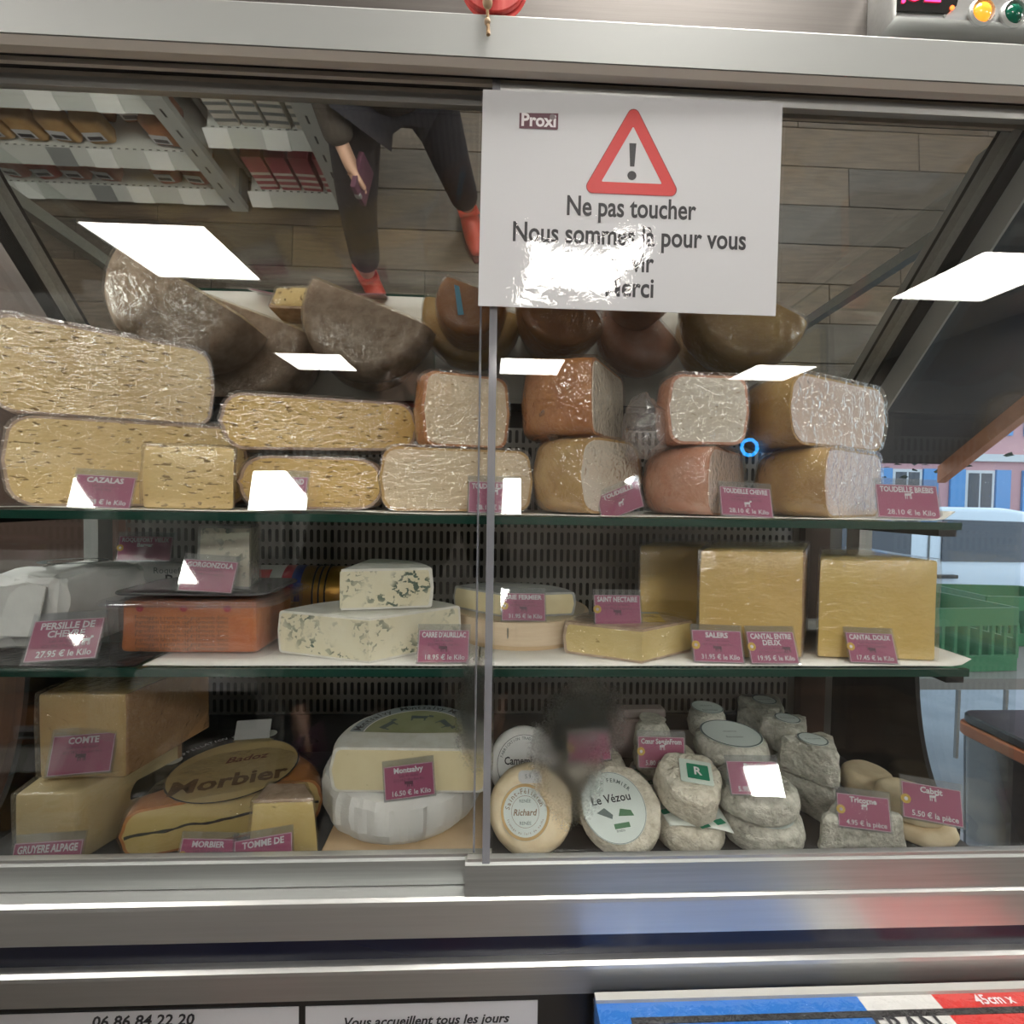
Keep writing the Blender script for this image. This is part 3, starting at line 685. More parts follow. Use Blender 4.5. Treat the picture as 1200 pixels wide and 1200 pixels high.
# ================================================================ MIDDLE SHELF
z1s = ZM + .0022
# paper-wrapped persille
t = thing('wrapped_cheese', 'large cheese folded in white paper behind the PERSILLE DE CHEVRE tag', 'cheese', (-.497, .110, ZM + .0016), (0, 0, R(-8)), 'wrapped cheeses on the middle shelf')
vf = rbox(-.046, .044, -.060, .060, .002, .086, .012, 2, cuts=5)
vf = ([(x * (1 + .10 * (.086 - z) / .1), y * (1 + .08 * (.086 - z) / .1), z) for x, y, z in vf[0]], vf[1])
vf = disp(disp(vf, .006, 26, 3, .004), .0035, 70, 5, .004)
part('paper_wrap', vf, WRAP, t, 22)
part('printed_panel', mv(([(p[0] * 1.2, p[1], p[2]) for p in ring(.022, .030)[0]], ring(.022, .030)[1]), 0, 0,   .0930), INKGR, t, None)
part('lettering', mv(text('PERSILLE DE', .012, .045, bold=.02), 0, .004, .0935), INKGR, t, None)
part('paper_flap', disp(prism([(-.006, 0), (.040, 0), (.046, .052), (.008, .060)], 0, .0012, 0), .001, 40, 2), WRAP, t, 22, loc=(-.012, -.068, .022), rot=(R(82), 0, 0))
o = part('black_mat', disp(prism([(-.10, -.06), (.12, -.06), (.12, .02), (-.10, .02)], 0, .0012, 0, cuts=5), .0006, 60, 4, 1), mat('crinkled_black_film', (.02, .02, .022), .18, bp=1, bscale=90, bdist=.004), None, 30, loc=(XP(70, .07, ZM), .075, ZM + .0002))
tag(o, 'crinkled black plastic sheet under the paper-wrapped Persille', 'plastic sheet')
t = thing('wrapped_cheese', 'flat grey-white cheese pack with large serif lettering behind the clear tub', 'cheese', (XP(190, .21, ZM + .05), .220, ZM + .0002), (0, 0, R(4)), 'wrapped cheeses on the middle shelf')
part('paper_wrap', disp(rbox(-.085, .085, -.020, .022, 0, .078, .008, 2, cuts=2), .0015, 40, 8, .004), mat('grey_pack', (.46, .46, .46), .35, bp=.2), t, 30)
part('lettering', up(text('Berger', .022, bold=.012)), INK, t, None, loc=(.040, -.0225, .056))
part('lettering', up(text('Roquefort', .012, bold=.0)), INKGR, t, None, loc=(.02, -.0225, .070))
# clear tub with lid and the orange slab inside
tx = XP(253, .10, ZM + .04)
tub = thing('plastic_tub', 'clear plastic tub with flat grey lid holding an orange cheese slab', 'tub', (tx, .095, z1s - .0012))
W_, D_ = .172, .118
part('body', merge(*[prism(rrect(W_ * .985, D_ * .97, .016), 0, .062, 0, top=1.03)]), TUBPL, tub, 40)
lid = part('lid', mv(prism(rrect(W_ * 1.11, D_ * 1.14, .026), 0, .0035, .001, 1), 0, 0, .0565), TUBPL, tub, 40)
part('lid_panel', mv(prism(rrect(W_ * .96, D_ * .9, .018), 0, .003, .001, 1), 0, 0, .0662), mat('smoky_lid', (.13, .125, .13), .18), lid, 40)
ORG = mat('orange_cheese', (.80, .25, .05), .35, c2=(.66, .17, .03), scale=16, st=(1, 1, 2))
t = thing('orange_cheese_slab', 'bright orange film-wrapped cheese slab with printed rows inside the clear tub', 'cheese', (tx, .095, z1s + .001), (0, 0, 0))
part('paste', disp(rbox(-.073, .073, -.048, .048, 0, .058, .006, 2, cuts=2), .0015, 30, 4, .004), ORG, t, 40)
for i in range(8):
    part('lettering', up(mv(text(('Formaggio a pasta molle gorgonzola dolce', 'ingredienti latte sale caglio fermenti lattici')[i % 2], .0058, .128 if i else .10, res=1), 0, 0, 0)), INKBR, t, None, loc=(-.006, -.0502,   .040 - i * .0048))
for i in range(3): part('printed_mark', up(disc(.004, 14)), RED, t, None, loc=(-.05 + i * .046, -.0502, .050))
part('cling_film', disp(rbox(-.0755, .0755, -.0515, .0505, .001, .0600, .007, 2, cuts=3), .0016, 50, 14, .004), FILM, t, 60)
gz = z1s + .0690
t = wedge('film-wrapped gorgonzola wedge standing on the lid of the clear tub', (292, .062), (231, .074), (303, .115), gz, .070, P_GORG, RIND_ASH, Rr=.062, c=.004, film=True, name='blue_cheese_wedge', group='blue cheese wedges')
# gold foil roll behind
t = thing('foil_cheese_roll', 'gold foil roll with red, white and blue label behind the blue cheese', 'cheese', (XP(365, .205, ZM + .04), .206, ZM + .0405), (0, 0, R(2)))
GOLD = mat('gold_foil', (.55, .33, .08), .28, .9, (.40, .22, .05), 30, bp=.6, bscale=90)
part('foil', disp(rt(lathe([(.0004, -.075), (.030, -.075), (.037, -.068)] + [(.0375 - .0008 * (i % 2), -.06 + i * .01) for i in range(13)] + [(.037, .068), (.030, .075), (.0004, .075)], 32), 90, 'Y'), .0008, 60, 3), GOLD, t, 40)
def capgrid(x0, x1, a0, a1, r): return grid(lambda u, v: (x0 + (x1 - x0) * u, -r * math.cos(R(a0 + (a1 - a0) * v)), r * math.sin(R(a0 + (a1 - a0) * v))), 6, 10)
part('label', capgrid(-.072, -.012, -10, 85, .0388), mat('white_gloss_label', (.70, .68, .66), .3), t, 60)
part('label_band', capgrid(-.030, -.017, -10, 85, .0391), mat('crimson_band', (.45, .02, .04), .3), t, 60)
part('label_band', capgrid(-.017, -.004, -8, 85, .0391), mat('blue_band', (.02, .04, .20), .3), t, 60)
part('label_mark', capgrid(-.068, -.046, 30, 62, .0391), RED, t, 60)
for i in range(3): part('cord', rt(lathe([(.0385, -.001), (.0395, 0), (.0385, .001)], 32), 90, 'Y'), BLACK, t, 40, loc=(.012 + .008 * i, 0, 0))
# blue cheese, brie, saint nectaire
bw = wedge('large blue-veined cheese wedge with white rind behind the CARRE D AURILLAC tag', (432, .020), (345, .048), (538, .085), z1s, .0470, P_BLUE, RIND_WH, Rr=.112, c=.004, film=False, name='blue_cheese_wedge', group='blue cheese wedges')
wedge('smaller blue-veined wedge with white rind stacked on the large blue wedge', (398, .050), (440, .165), (491, .066), z1s + .0482, .0455, P_BLUE, RIND_WH, Rr=.100, c=.003, film=False, name='blue_cheese_wedge', group='blue cheese wedges')
bx = XP(610, .152, ZM + .03)
t = thing('wooden_cheese_box', 'round poplar wood cheese box with printed lid under the brie wedge', 'cheese box', (bx, .152, z1s - .0014))
Rb = .0885
part('base', lathe([(.0005, 0), (Rb - .002, 0), (Rb - .001, .003), (Rb - .001, .012), (Rb - .003, .012), (.0005, .010)], 64), WOODB, t, 40)
part('lid', lathe([(.0005, .006), (Rb + .001, .006), (Rb + .0012, .031), (Rb, .033), (.0005, .033)], 64), mat('pale_poplar', (.72, .58, .42), .55, c2=(.66, .51, .35), scale=20, st=(1, 1, 12)), t, 40)
pl = part('printed_lid', mv(lathe([(.0005, 0), (Rb - .004, 0), (Rb - .004, .0005), (.0005, .0005)], 64), 0, 0, .0331), mat('printed_poplar', (.52, .44, .31), .5, c2=(.58, .49, .36), scale=25), t, None)
part('print_ring', ring(Rb * .84, Rb * .88, z=.0007), INKGR, pl, None)
part('lettering', mv(arctext('BRIE DE FRANCE', .013, Rb * .66, R(-90), inward=True, bold=.02), 0, 0, .0007), INKGR, pl, None)
part('staple', tube([(-.02, -Rb - .0016, .016), (-.02, -Rb - .0016, .028)], .0006, 6), ALUD, t, None)
wedge('thin brie wedge with dark grey bloomy rind lying on the round wooden box', (594, .084), (543, .128), (672, .100), z1s + .0328, .0285, P_SOFT, RIND_ASH, Rr=.085, c=.003, group='soft wedges on the middle shelf')
nw = wedge('yellow saint-nectaire wedge with grey rind and bright label behind the Brie box', (752, .020), (668, .055), (808, .062), z1s, .0360, P_NECT, RIND_GR, Rr=.086, c=.004, film=True, group='soft wedges on the middle shelf')
nw['label'] = 'yellow wedge with grey rind and bright top label below the SAINT NECTAIRE tag'
lb = part('label', mv(prism([(-.03, .030), (.028, .026), (.034, .070), (-.014, .076)], 0, .0006), .008, .004, .0370), mat('yellow_label', (.70, .46, .04), .45), nw, None)
part('label_band', mv(prism([(.006, .066), (.034, .064), (.034, .070), (.004, .072)], 0, .0004), .008, .004, .0377), mat('cyan_label', (.05, .35, .60), .45), nw, None)
part('lettering', mv(text('SAINT NECTAIRE', .012, .04, bold=.02), .012, .056, .0378), INK, nw, None)
block('film-wrapped brownish yellow hard cheese block standing at the back beside Salers', [(749, .150), (822, .150), (830, .222), (764, .222)], z1s, .114, P_SAL, RIND_BR, 'right', group='tall hard cheese blocks')
block('tall film-wrapped yellow block with brown rind edge behind the SALERS tag', [(819, .040), (940, .036), (946, .16), (838, .165)], z1s, .120, P_SAL, RIND_BR, 'right', group='tall hard cheese blocks')
block('tall film-wrapped bright yellow block behind the CANTAL DOUX tag', [(959, .040), (1098, .030), (1012, .15), (962, .16)], z1s, .112, P_CANT, RIND_BR, 'back', group='tall hard cheese blocks')
# ================================================================ BOTTOM DECK
z2 = ZB + .0005
gb = 'hard cheeses on the bottom deck'
block('lower pale hard cheese block in film behind the GRUYERE ALPAGE tag', [(17, .036), (86, .036), (212, .150), (110, .165)], z2, .077, P_GRUY, RIND_BR, 'back', group=gb)
block('upper tan hard cheese block in film behind the COMTE tag', [(45, .062), (146, .062), (243, .180), (140, .195)], z2 + .0805, .094, P_COMT, RIND_BR, 'right', group=gb, filmm=FILM2)
mo = cut_wheel('half wheel with dark ash line and printed tan label behind the MORBIER tag', 142, .040, 376, .104, z2, .054, None, P_MORB, RIND_OR, c=.018, film=True, group=gb)
# ash line on the cut face, label on the top
al = []
v, f = [], []
for i in range(61):
    x = -.098 + .196 * i / 60; zc = .026 + .0035 * noise.noise(Vector((x * 40, 3, 1))) + .004 * noise.noise(Vector((x * 12, 7, 1))); h = .0015 + .0014 * noise.noise(Vector((x * 90, 1, 5)))
    v += [(x, -.0012, zc - h), (x, -.0012, zc + h)]
for i in range(60): f.append((2 * i, 2 * i + 2, 2 * i + 3, 2 * i + 1))
part('ash_line', (v, f), mat('ash', (.06, .06, .05), .8), mo, None)
def half_ring(r0, r1, y, a0, a1, z, n=40):
    vv = [];
    for i in range(n + 1):
        a = R(a0 + (a1 - a0) * i / n); vv += [(r0 * math.cos(a), y + r0 * math.sin(a), z), (r1 * math.cos(a), y + r1 * math.sin(a), z)]
    return vv, [(2 * i, 2 * i + 1, 2 * i + 3, 2 * i + 2) for i in range(n)]
yc = .055
lb = part('label', half_ring(.0, .074, yc, 0, 360, .0562), mat('tan_label', (.50, .37, .16), .45), mo, None)
part('label_band', half_ring(.074, .104, yc, 20, 200, .0563), BLACKG, mo, None)
part('label_ring', half_ring(.072, .074, yc, 0, 360, .0565), INK, mo, None)
for a in (70, 150): part('seal', mv(disc(.011, 24, .0566), .089 * math.cos(R(a)), yc + .089 * math.sin(R(a)), 0), mat('seal_grey', (.45, .45, .42), .5) if 'seal_grey' not in MATS else MATS['seal_grey'], mo, None)
part('lettering', mv(text('Morbier', .040, .125, bold=.03, slant=.0), .0, yc - .030, .0566), INKBR, mo, None)
part('lettering', mv(text('Badoz', .020, .05, bold=.02, slant=.25), .012, yc + .020, .0566), mat('dark_red_ink', (.18, .03, .02), .5), mo, None)
part('lettering', mv(arctext('APPELLATION ORIGINE', .009, .089, R(110), bold=.0), 0, yc, .0566), INKW, mo, None)
tb = block('small golden wedge with rough grey rind behind the TOMME DE tag', [(288, .034), (374, .038), (362, .074), (312, .076)], z2, .066, P_BETH if False else P_MORB, RIND_GR, 'top', film=True, top=.84, group=gb)
tb['label'] = 'small golden wedge with rough grey-brown rind on top before the Morbier'
# montsalvy pair on a wooden board
o = part('wooden_board', rbox(-.086, .092, -.060, .09, 0, .006, .001, 1), WOODB, None, 40, loc=(XP(478, .10, ZB), .100, z2))
tag(o, 'pale wooden board under the paper-wrapped cheese wheel', 'board')
t = thing('wrapped_cheese', 'whole cheese wheel in creased white paper under the cut soft wheel', 'cheese', (XP(474, .135, ZB + .03), .138, z2 + .0065), (0, 0, 0), 'stacked soft wheels on the bottom deck')
def pleat(vf, Rr):
    o = []
    for (x, y, z) in vf[0]:
        a = math.atan2(y, x); r = math.hypot(x, y)
        k = .0030 * noise.noise(Vector((a * 9, z * 20, 2))) + .0016 * noise.noise(Vector((a * 22, z * 50, 9)))
        s = 1 + k / Rr * 1.6 * (r / Rr) ** 6 if r > 0 else 1
        o.append((x * s, y * s, z + (.0008 * noise.noise(Vector((x * 60, y * 60, 0))) if z > .05 else 0)))
    return o, vf[1]
pr = [(.0005, 0), (.06, 0), (.088, .001), (.094, .008), (.0985, .02), (.1000, .035), (.0995, .050), (.096, .060), (.088, .0645), (.06, .0655), (.0005, .0655)]
part('paper_wrap', pleat(lathe([(a, b * .92) for a, b in pr], 120), .1), mat('waxed_white_paper', (.74, .73, .71), .45, bp=.35, bscale=45, bdist=.004), t, 18)
mw = cut_wheel('cut half wheel with printed grey-green paper top stacked on the paper-wrapped wheel', 389, .052, 570, .048, z2 + .0672, .0500, .091, P_SOFT, RIND_WH, c=.008, film=False, group='stacked soft wheels on the bottom deck')
lab = part('label', half_ring(.0, .076, .0, 2, 178, .0511), mat('olive_label', (.33, .34, .20), .45, c2=(.26, .28, .14), scale=30), mw, None, loc=(0, .034, 0))
part('label_border', half_ring(.062, .078, 0, 2, 178, .0513), mat('blue_grey_label', (.28, .32, .34), .45), lab, None)
part('label_ring', half_ring(.0605, .062, 0, 2, 178, .0515), INKW, lab, None)
for a, s in ((90, 1), (150, 1), (35, 1)):
    part('lettering', mv(arctext('Montsalvy', .014, .070, R(a), step=.095, bold=.012), 0, 0, .0516), INK, lab, None)
    part('label_sketch', xf(merge(([(-.012, -.004, 0), (.008, -.004, 0), (.010, .003, 0), (-.012, .004, 0)], [(0, 1, 2, 3)]), ([(.010, .000, 0), (.016, -.001, 0), (.016, .004, 0), (.010, .006, 0)], [(0, 1, 2, 3)]), ([(-.011, -.010, 0), (-.009, -.010, 0), (-.009, -.004, 0), (-.011, -.004, 0)], [(0, 1, 2, 3)]), ([(.005, -.010, 0), (.007, -.010, 0), (.007, -.004, 0), (.005, -.004, 0)], [(0, 1, 2, 3)])), Matrix.Translation((.042 * math.cos(R(a)), .042 * math.sin(R(a)), .0516)) @ Matrix.Rotation(R(a - 90), 4, 'Z')), INKGR, lab, None)
# small soft cheeses behind the street-side door
gs = 'small soft cheeses on the bottom deck'
t = soft('round Camembert in printed white paper leaning upright behind the Saint-Felicien', 613, .150, z2 + .008, .046, .026, WRAP, rx=66, amp=.0012, sc=40, group=gs, bulge=0)
t.location.y = .154; t.location.z = z2 + .0435
roundlabel(t, .036, .0272, mat('camembert_print', (.68, .69, .69), .5), texts=[(mv(text('Camembert', .013, .052, bold=.02), 0, .004, 0), INK), (mv(text('au lait cru', .006, bold=0), -.012, -.010, 0), INK), (mv(text('fermier', .007, bold=0), .012, -.024, 0), INKGR), (arctext('FABRICATION TRADITIONNELLE', .005, .031, R(90)), INKGR)], ringm=INK, r1=.0348)
t = soft('cream Saint-Felicien disc with gold-ringed round label standing by the door edge', 621, .062, z2, .0455, .030, GOATC, rx=58, amp=.0012, sc=45, group=gs)
t.location.z = z2 + .0400
o = roundlabel(t, .0275, .0312, LABPALE, -.008, -.003, texts=[(arctext('Saint-Félicien', .0075, .0195, R(95), step=.20, bold=.01), INKBR), (mv(text('Richard', .0085, .026, bold=.02, slant=.2), 0, -.001, 0), INKBR), (mv(text('RENÉE', .0045, bold=.01), 0, .010, 0), INKGR), (mv(text('RENÉE', .0045, bold=.01), 0, -.011, 0), INKGR), (arctext('fromage au lait de vache', .0034, .0205, R(-90), inward=True), INKBR), (ring(.0150, .0154), INKBR)], ringm=mat('gold_ring', (.40, .24, .06), .4), r1=.0240)
part('price_sticker', mv(prism(rrect(.026, .013, .005), 0, .0004), -.002, .031, .0306), PAPER, t, None)
part('lettering', mv(text('5.9', .006), -.004, .031, .0312), INKGR, t, None)
soft('pale soft cheese disc topped by the misted pink tag', 692, .133, z2 + .0345, .0430, .031, GOATW, group=gs, amp=.002)
t = soft('soft cheese disc with grey-blue printed label under the misted-tag disc', 706, .118, z2, .0470, .0325, GOATC, group=gs)
roundlabel(t, .036, .0325, LABPALE, .004, -.008, texts=[(mv(text('PERAIL', .008, bold=.02), 0, -.018, 0), INKGR), (([(-.02, -.005, 0), (.012, -.008, 0), (.016, -.002, 0), (-.016, .002, 0)], [(0, 1, 2, 3)]), INKGR)])
t = soft('flat Perail disc with round green-print label tilted on its edge', 723, .062, z2, .0470, .024, GOATW, rx=40, rz=6, group=gs, amp=.002)
t.location.z = z2 + .0330
o = roundlabel(t, .037, .0262, LABPALE, -.011, -.001, texts=[(arctext('PERAIL FERMIER', .0060, .0275, R(92), step=.155, bold=.02), INKGR), (mv(text('Le Vézou', .0125, .050, bold=.015), -.001, .008, 0), INK), (mv(text('brebis', .004), 0, -.024, 0), INKGR), (([(-.022, -.004, 0), (-.006, -.012, 0), (-.004, -.008, 0), (-.012, .000, 0)], [(0, 1, 2, 3)]), INKGR), (([(.002, -.010, 0), (.020, -.012, 0), (.018, -.006, 0), (.006, -.003, 0)], [(0, 1, 2, 3)]), mat('green_ink', (.06, .16, .08), .5)), (([(-.006, -.022, 0), (.012, -.022, 0), (.012, -.017, 0), (-.006, -.017, 0)], [(0, 1, 2, 3)]), MATS['green_ink'])], ringm=INKGR, r1=.0360, tilt=4)
soft('wrinkled goat cheese drum under the misted row beside the patterned paper', 770, .150, z2, .0400, .034, GOATW, group=gs)
soft('wrinkled goat cheese drum holding a pink goat-marked tag', 778, .148, z2 + .0362, .0400, .030, GOATW, group=gs)
soft('small goat cheese drum at the back behind the pink goat-marked tag', 764, .217, z2, .026, .075, GOATG, group=gs)
# patterned paper with the green-labelled cheese
def pfn(u, v):
    xl = -.016 - .036 * v; x = xl + (.038 + .014 * (1 - v) - xl) * u; y = -.045 + .115 * v
    return (x, y, .0346 - .002 * (abs(u - .5) * 2) ** 4 * (1 - v) + .0005 * math.sin(x * 90))
ps = sheet('wrapping_paper', 'white paper sheet with green squares under the green-labelled cheese', 'paper', pfn, 16, 14, mat('green_pattern_paper', (.66, .70, .66), .5), (XP(795, .08, ZB + .04), .080, z2), (0, 0, R(-12)))
for (u, v) in ((.08, .2), (.1, .42), (.12, .68), (.06, .9), (.55, .02), (.85, .12)):
    p_ = pfn(u, v); part('green_square', xf(prism([(-.006, -.004), (.006, -.004), (.006, .004), (-.006, .004)], 0, .0004), Matrix.Translation((p_[0], p_[1], p_[2] + .0008)) @ Matrix.Rotation(R(30), 4, 'Z')), GREENLAB, ps, None)
soft('rough whitish cheese drum on the deck under the patterned paper sheet', 808, .060, z2, .0370, .033, GOATW, group=gs, amp=.0025)
t = thing('soft_cheese', 'white heart-like cheese with square green label on patterned paper', 'cheese', (XP(803, .072, ZB + .06), .068, z2 + .0490), (R(24), 0, R(-6)), gs)
hp = [(-.040, .012), (-.028, -.022), (.004, -.042), (.026, -.030), (.040, .004), (.034, .030), (.004, .036), (-.026, .034)]
part('rind', disp(prism(hp, 0, .036, .006, 2, .92, cuts=3), .0022, 60, 31), GOATW, t, 60)
lo = part('label', mv(prism(rrect(.036, .030, .002), 0, .0006), .006, .004, .0380), mat('mint_label', (.60, .68, .62), .5), t, None, rot=(0, 0, R(-8)))
part('label_square', mv(prism(rrect(.024, .019, .001), 0, .0004), .008, .004, .0388), GREENLAB, lo, None)
part('lettering', mv(text('R', .014, bold=.03), .008, .004, .0396), INKW, lo, None)
# right-hand rounds
for (lab, px, Y, zb, Rr, H, m, lbl) in (
    ('lower grey-white goat disc with printed top beside the patterned paper', 890, .068, 0, .0465, .034, GOATG, 1),
    ('upper grey-white goat disc carrying the tilted glossy price tag', 884, .070, .0352, .0465, .032, GOATG, 0),
    ('grey-white goat disc with torn pale label behind the glossy tag', 856, .1640, .0405, .0470, .036, GOATG, 2),
    ('lower goat disc behind the pair with the glossy tag', 852, .1650, 0, .0460, .039, GOATG, 0),
    ('goat disc at the back beside the ash-grey triangles', 828, .2400, .0355, .0275, .045, GOATG, 2)):
    t = soft(lab, px, Y, z2 + zb, Rr, H, m, group=gs)
    if lbl: roundlabel(t, Rr * (.66 if lbl == 1 else .86), H + .0010, LABPALE, 0, -.010 if lbl == 1 else 0, texts=[(mv(text('fermier', .008), 0, -.012, 0), INKGR), (mv(text('chèvre', .007), 0, .004, 0), INKGR)] , ringm=INKGR if lbl == 2 else None, r1=Rr * .80)
# ash-grey triangular cheeses
def tri(label, px, Y, zb, s, H, rz, lab=True, rx=0, poly=None):
    t = thing('triangular_cheese', label, 'cheese', (XP(px, Y, zb + H / 2), Y, zb), (R(rx), 0, R(rz)), 'triangular goat cheeses')
    q = [(s * math.cos(R(a)), s * math.sin(R(a))) for a in (-90, -70, 20, 40, 140, 160, 250)]
    q = [(s * .95 * math.cos(R(-90 + a)), s * .95 * math.sin(R(-90 + a))) for a in (-9, 9, 111, 129, 231, 249)]
    if poly: q = poly
    seedn[0] += 1
    part('rind', disp(disp(prism(q, 0, H, .004, 2, .93, cuts=3), .0028, 60, seedn[0], .001), .0012, 150, seedn[0], .001), GOATG, t, 60)
    if lab: roundlabel(t, s * .42, H + .0012, LABPALE, 0, .002, texts=[(mv(text('Tricorne', .006), 0, 0, 0), INKGR)], ringm=INKGR)
    return t
tri('ash-grey triangular cheese in the front of the upper row beside the black end wall', 953, .122, z2 + .0440, .043, .043, 3)
tri('ash-grey triangular cheese at the bottom under the front of the triangle row', 952, .122, z2, .043, .042, -2, False)
tri('ash-grey triangular cheese in the middle of the upper row', 923, .1835, z2 + .0440, .040, .043, -4)
tri('ash-grey triangular cheese under the middle of the triangle row', 924, .1840, z2, .040, .042, 2, False)
tri('ash-grey triangular cheese at the back of the row by the air panel', 896, .2440, z2 + .0440, .042, .045, 4)
tri('ash-grey triangular cheese under the back of the triangle row', 899, .2440, z2, .042, .042, -3, False)
tri('crumbly ash-grey triangle lying in front under a goat-marked pink tag', 1003, .055, z2, .05, .040, 0, False, poly=[(-.050, -.018), (.046, -.018), (.050, -.010), (.012, .030), (.002, .030), (-.054, -.010)])
for (lab, px, Y, zb, Rr, H) in (('upper small cream goat cheese disc holding the end pink tag', 1066, .077, .0205, .036, .026), ('lower small cream goat cheese disc at the bottom by the black end wall', 1074, .073, 0, .038, .019), ('small cream goat cheese between the grey triangle and the cream discs', 1016, .149, 0, .031, .034)):
    soft(lab, px, Y, z2 + zb, Rr, H, GOATC, group=gs, amp=.0010, sc=40)
for i, (px, Y, zb, w, d) in enumerate(((735, .256, 0, .060, .024), (806, .242, 0, .062, .050), (748, .256, .061, .078, .024))):
    o = part('flat_cheese_pack', disp(rbox(-w / 2, w / 2, -d / 2, d / 2, 0, (.060, .034, .014)[i], .003, 1, cuts=1), .0012, 50, 60 + i), mat('grey_pink_pack%d' % i, ((.34, .26, .25), (.36, .33, .31), (.40, .33, .32))[i], .5), None, 40, loc=(XP(px, Y, ZB), Y, z2 + zb))
    tag(o, ('dull pink cheese pack at the very back under the flat pinkish pack', 'greyish cheese pack at the very back under a small goat disc', 'flat pinkish pack lying on top of the dull pink pack at the back')[i], 'cheese pack', 'packs at the back of the bottom deck')
# ================================================================ PRICE TAGS
TW, TH = .0535, .0335
def icon(kind):
    def q(a, b, c, d): return ([(a, b, 0), (c, b, 0), (c, d, 0), (a, d, 0)], [(0, 1, 2, 3)])
    if kind == 'cow': return merge(q(-.004, .0, .003, .0034), q(-.0038, -.0025, -.0028, 0), q(-.0018, -.0025, -.001, 0), q(.001, -.0025, .0018, 0), q(.0024, -.0025, .0032, 0), ([(-.0062, .001, 0), (-.0046, .0005, 0), (-.0036, .0034, 0), (-.0058, .0036, 0)], [(0, 1, 2, 3)]))
    return merge(([(-.003, .0, 0), (.0028, .0002, 0), (.003, .0028, 0), (-.003, .0024, 0)], [(0, 1, 2, 3)]), q(-.0028, -.003, -.002, 0), q(-.0012, -.003, -.0006, 0), q(.0014, -.003, .002, 0), q(.0024, -.003, .003, 0), ([(.0022, .002, 0), (.0052, .0032, 0), (.0044, .0048, 0), (.0028, .0046, 0)], [(0, 1, 2, 3)]))
def price_tag(title, label, px, py, Y, lean=20, yaw=0, roll=0, price=None, ic='cow', sun=False, sub=('Lait cru de vache', '50% MG | Produit Fini'), k=1.0, w=TW, h=TH, glare=None, zb=None):
    P = PT(px, py, Y)
    if zb is not None: P.z = zb + .0014 + h / 2 * math.cos(R(lean))
    if glare:
        n_ = ((CAMP - P).normalized() + (Vector((glare[0], glare[1], ZC)) - P).normalized()).normalized()
        lean = math.degrees(math.asin(n_.z)); yaw = math.degrees(math.atan2(n_.x, -n_.y))
    t = thing('price_tag', label, 'price tag', (P.x, P.y, zb + .0017 if zb is not None else P.z - h / 2 * math.cos(R(lean))), (R(-lean), R(roll), R(yaw)), 'pink price tags')
    t.scale = (k, k, k)
    ht = h + .0065
    hold = part('holder', merge(box(-w / 2 - .0015, w / 2 + .0015, -.0016, -.0010, -.001, ht), box(-w / 2 - .0015, w / 2 + .0015, .0006, .0012, -.001, ht), box(-w / 2 - .0015, w / 2 + .0015, -.0016, .014, -.0016, -.001)), CLEAR, t, None)
    card = part('card', box(-w / 2, w / 2, -.0005, .0003, 0, h), PINK, t, None)
    ed = [box(-w / 2, w / 2, -.0006, -.0005, h - .0007, h), box(-w / 2, w / 2, -.0006, -.0005, 0, .0007), box(-w / 2, -w / 2 + .0007, -.0006, -.0005, 0, h), box(w / 2 - .0007, w / 2, -.0006, -.0005, 0, h)]
    part('card_border', merge(*ed), mat('pale_pink_edge', (.62, .42, .48), .5) if 'pale_pink_edge' not in MATS else MATS['pale_pink_edge'], card, None)
    lines = title if isinstance(title, tuple) else (title,)
    zz = h - .0052
    for s in lines:
        part('lettering', up(text(s, .0078, w * .88, bold=.035)), INKW, card, None, loc=(0, -.0008, zz)); zz -= .0068
    zz += .0012
    for s in sub:
        part('lettering', up(text(s, .0040, w * .62, res=1)), INKP, card, None, loc=(0, -.0008, zz)); zz -= .0044
    if ic: part('animal_mark', up(icon(ic)), INKP if ic == 'cow' else INKW, card, None, loc=(.001 if len(lines) < 2 else .017, -.0008, zz - .0005 if len(lines) < 2 else .014))
    if price: part('lettering', up(text(price, .0072, w * .78, bold=.015)), INKW, card, None, loc=(.002, -.0008, .0052))
    if sun:
        part('sunflower', up(ring(.0016, .0046, 16)), YELLOW, card, None, loc=(-w / 2 + .003, -.0009, h * .52))
        part('sunflower_heart', up(disc(.0018, 12)), INKW, card, None, loc=(-w / 2 + .003, -.0010, h * .52))
    return t
V = ('Lait cru de vache', '45% MG | Produit Fini'); C_ = ('Lait de chèvre', '45% MG | Produit Fini')
price_tag('CAZALAS', 'pink price tag half covered by glare before the big pale wheel', 117, 585, .022, 13, 5, 3, '29.95 € le Kilo', None, sub=('Lait de brebis', '50% MG'), glare=(-1.42, -2.25), zb=ZT + .0012)
price_tag(('BETHMALE GRAND', 'CRU'), 'pink BETHMALE GRAND CRU price tag mostly whitened by glare', 325, 587, .022, 13, 3, 0, '24.95 € le Kilo', None, sun=True, k=1.05, glare=(-1.60, -2.29), zb=ZT + .0012)
price_tag('TOUDEILLE 3 LAITS', 'pink three-milk price tag on the top shelf behind the door edge', 579, 592, .020, 15, 0, 0, '28.10 € le Kilo', 'goat', sub=(), zb=ZT + .0012)
price_tag('TOUDEILLE', 'steeply slanted narrow pink price tag leaning on the brown-rinded barrel cheese', 730, 594, .018, 18, -38, -22, None, 'goat', sub=('Lait de brebis', '50% MG'), k=.92, zb=ZT + .0012)
price_tag('TOUDEILLE CHEVRE', 'pink goat cheese price tag before the rosy barrel cheese', 876, 595, .020, 24, -6, 3, '28.10 € le Kilo', 'goat', sub=C_, zb=ZT + .0012)
price_tag('TOUDEILLE BREBIS', 'pink price tag at the street end of the top shelf', 1066, 596, .030, 18, -12, 2, '28.10 € le Kilo', 'goat', sub=(), k=1.15, zb=ZT + .0012)
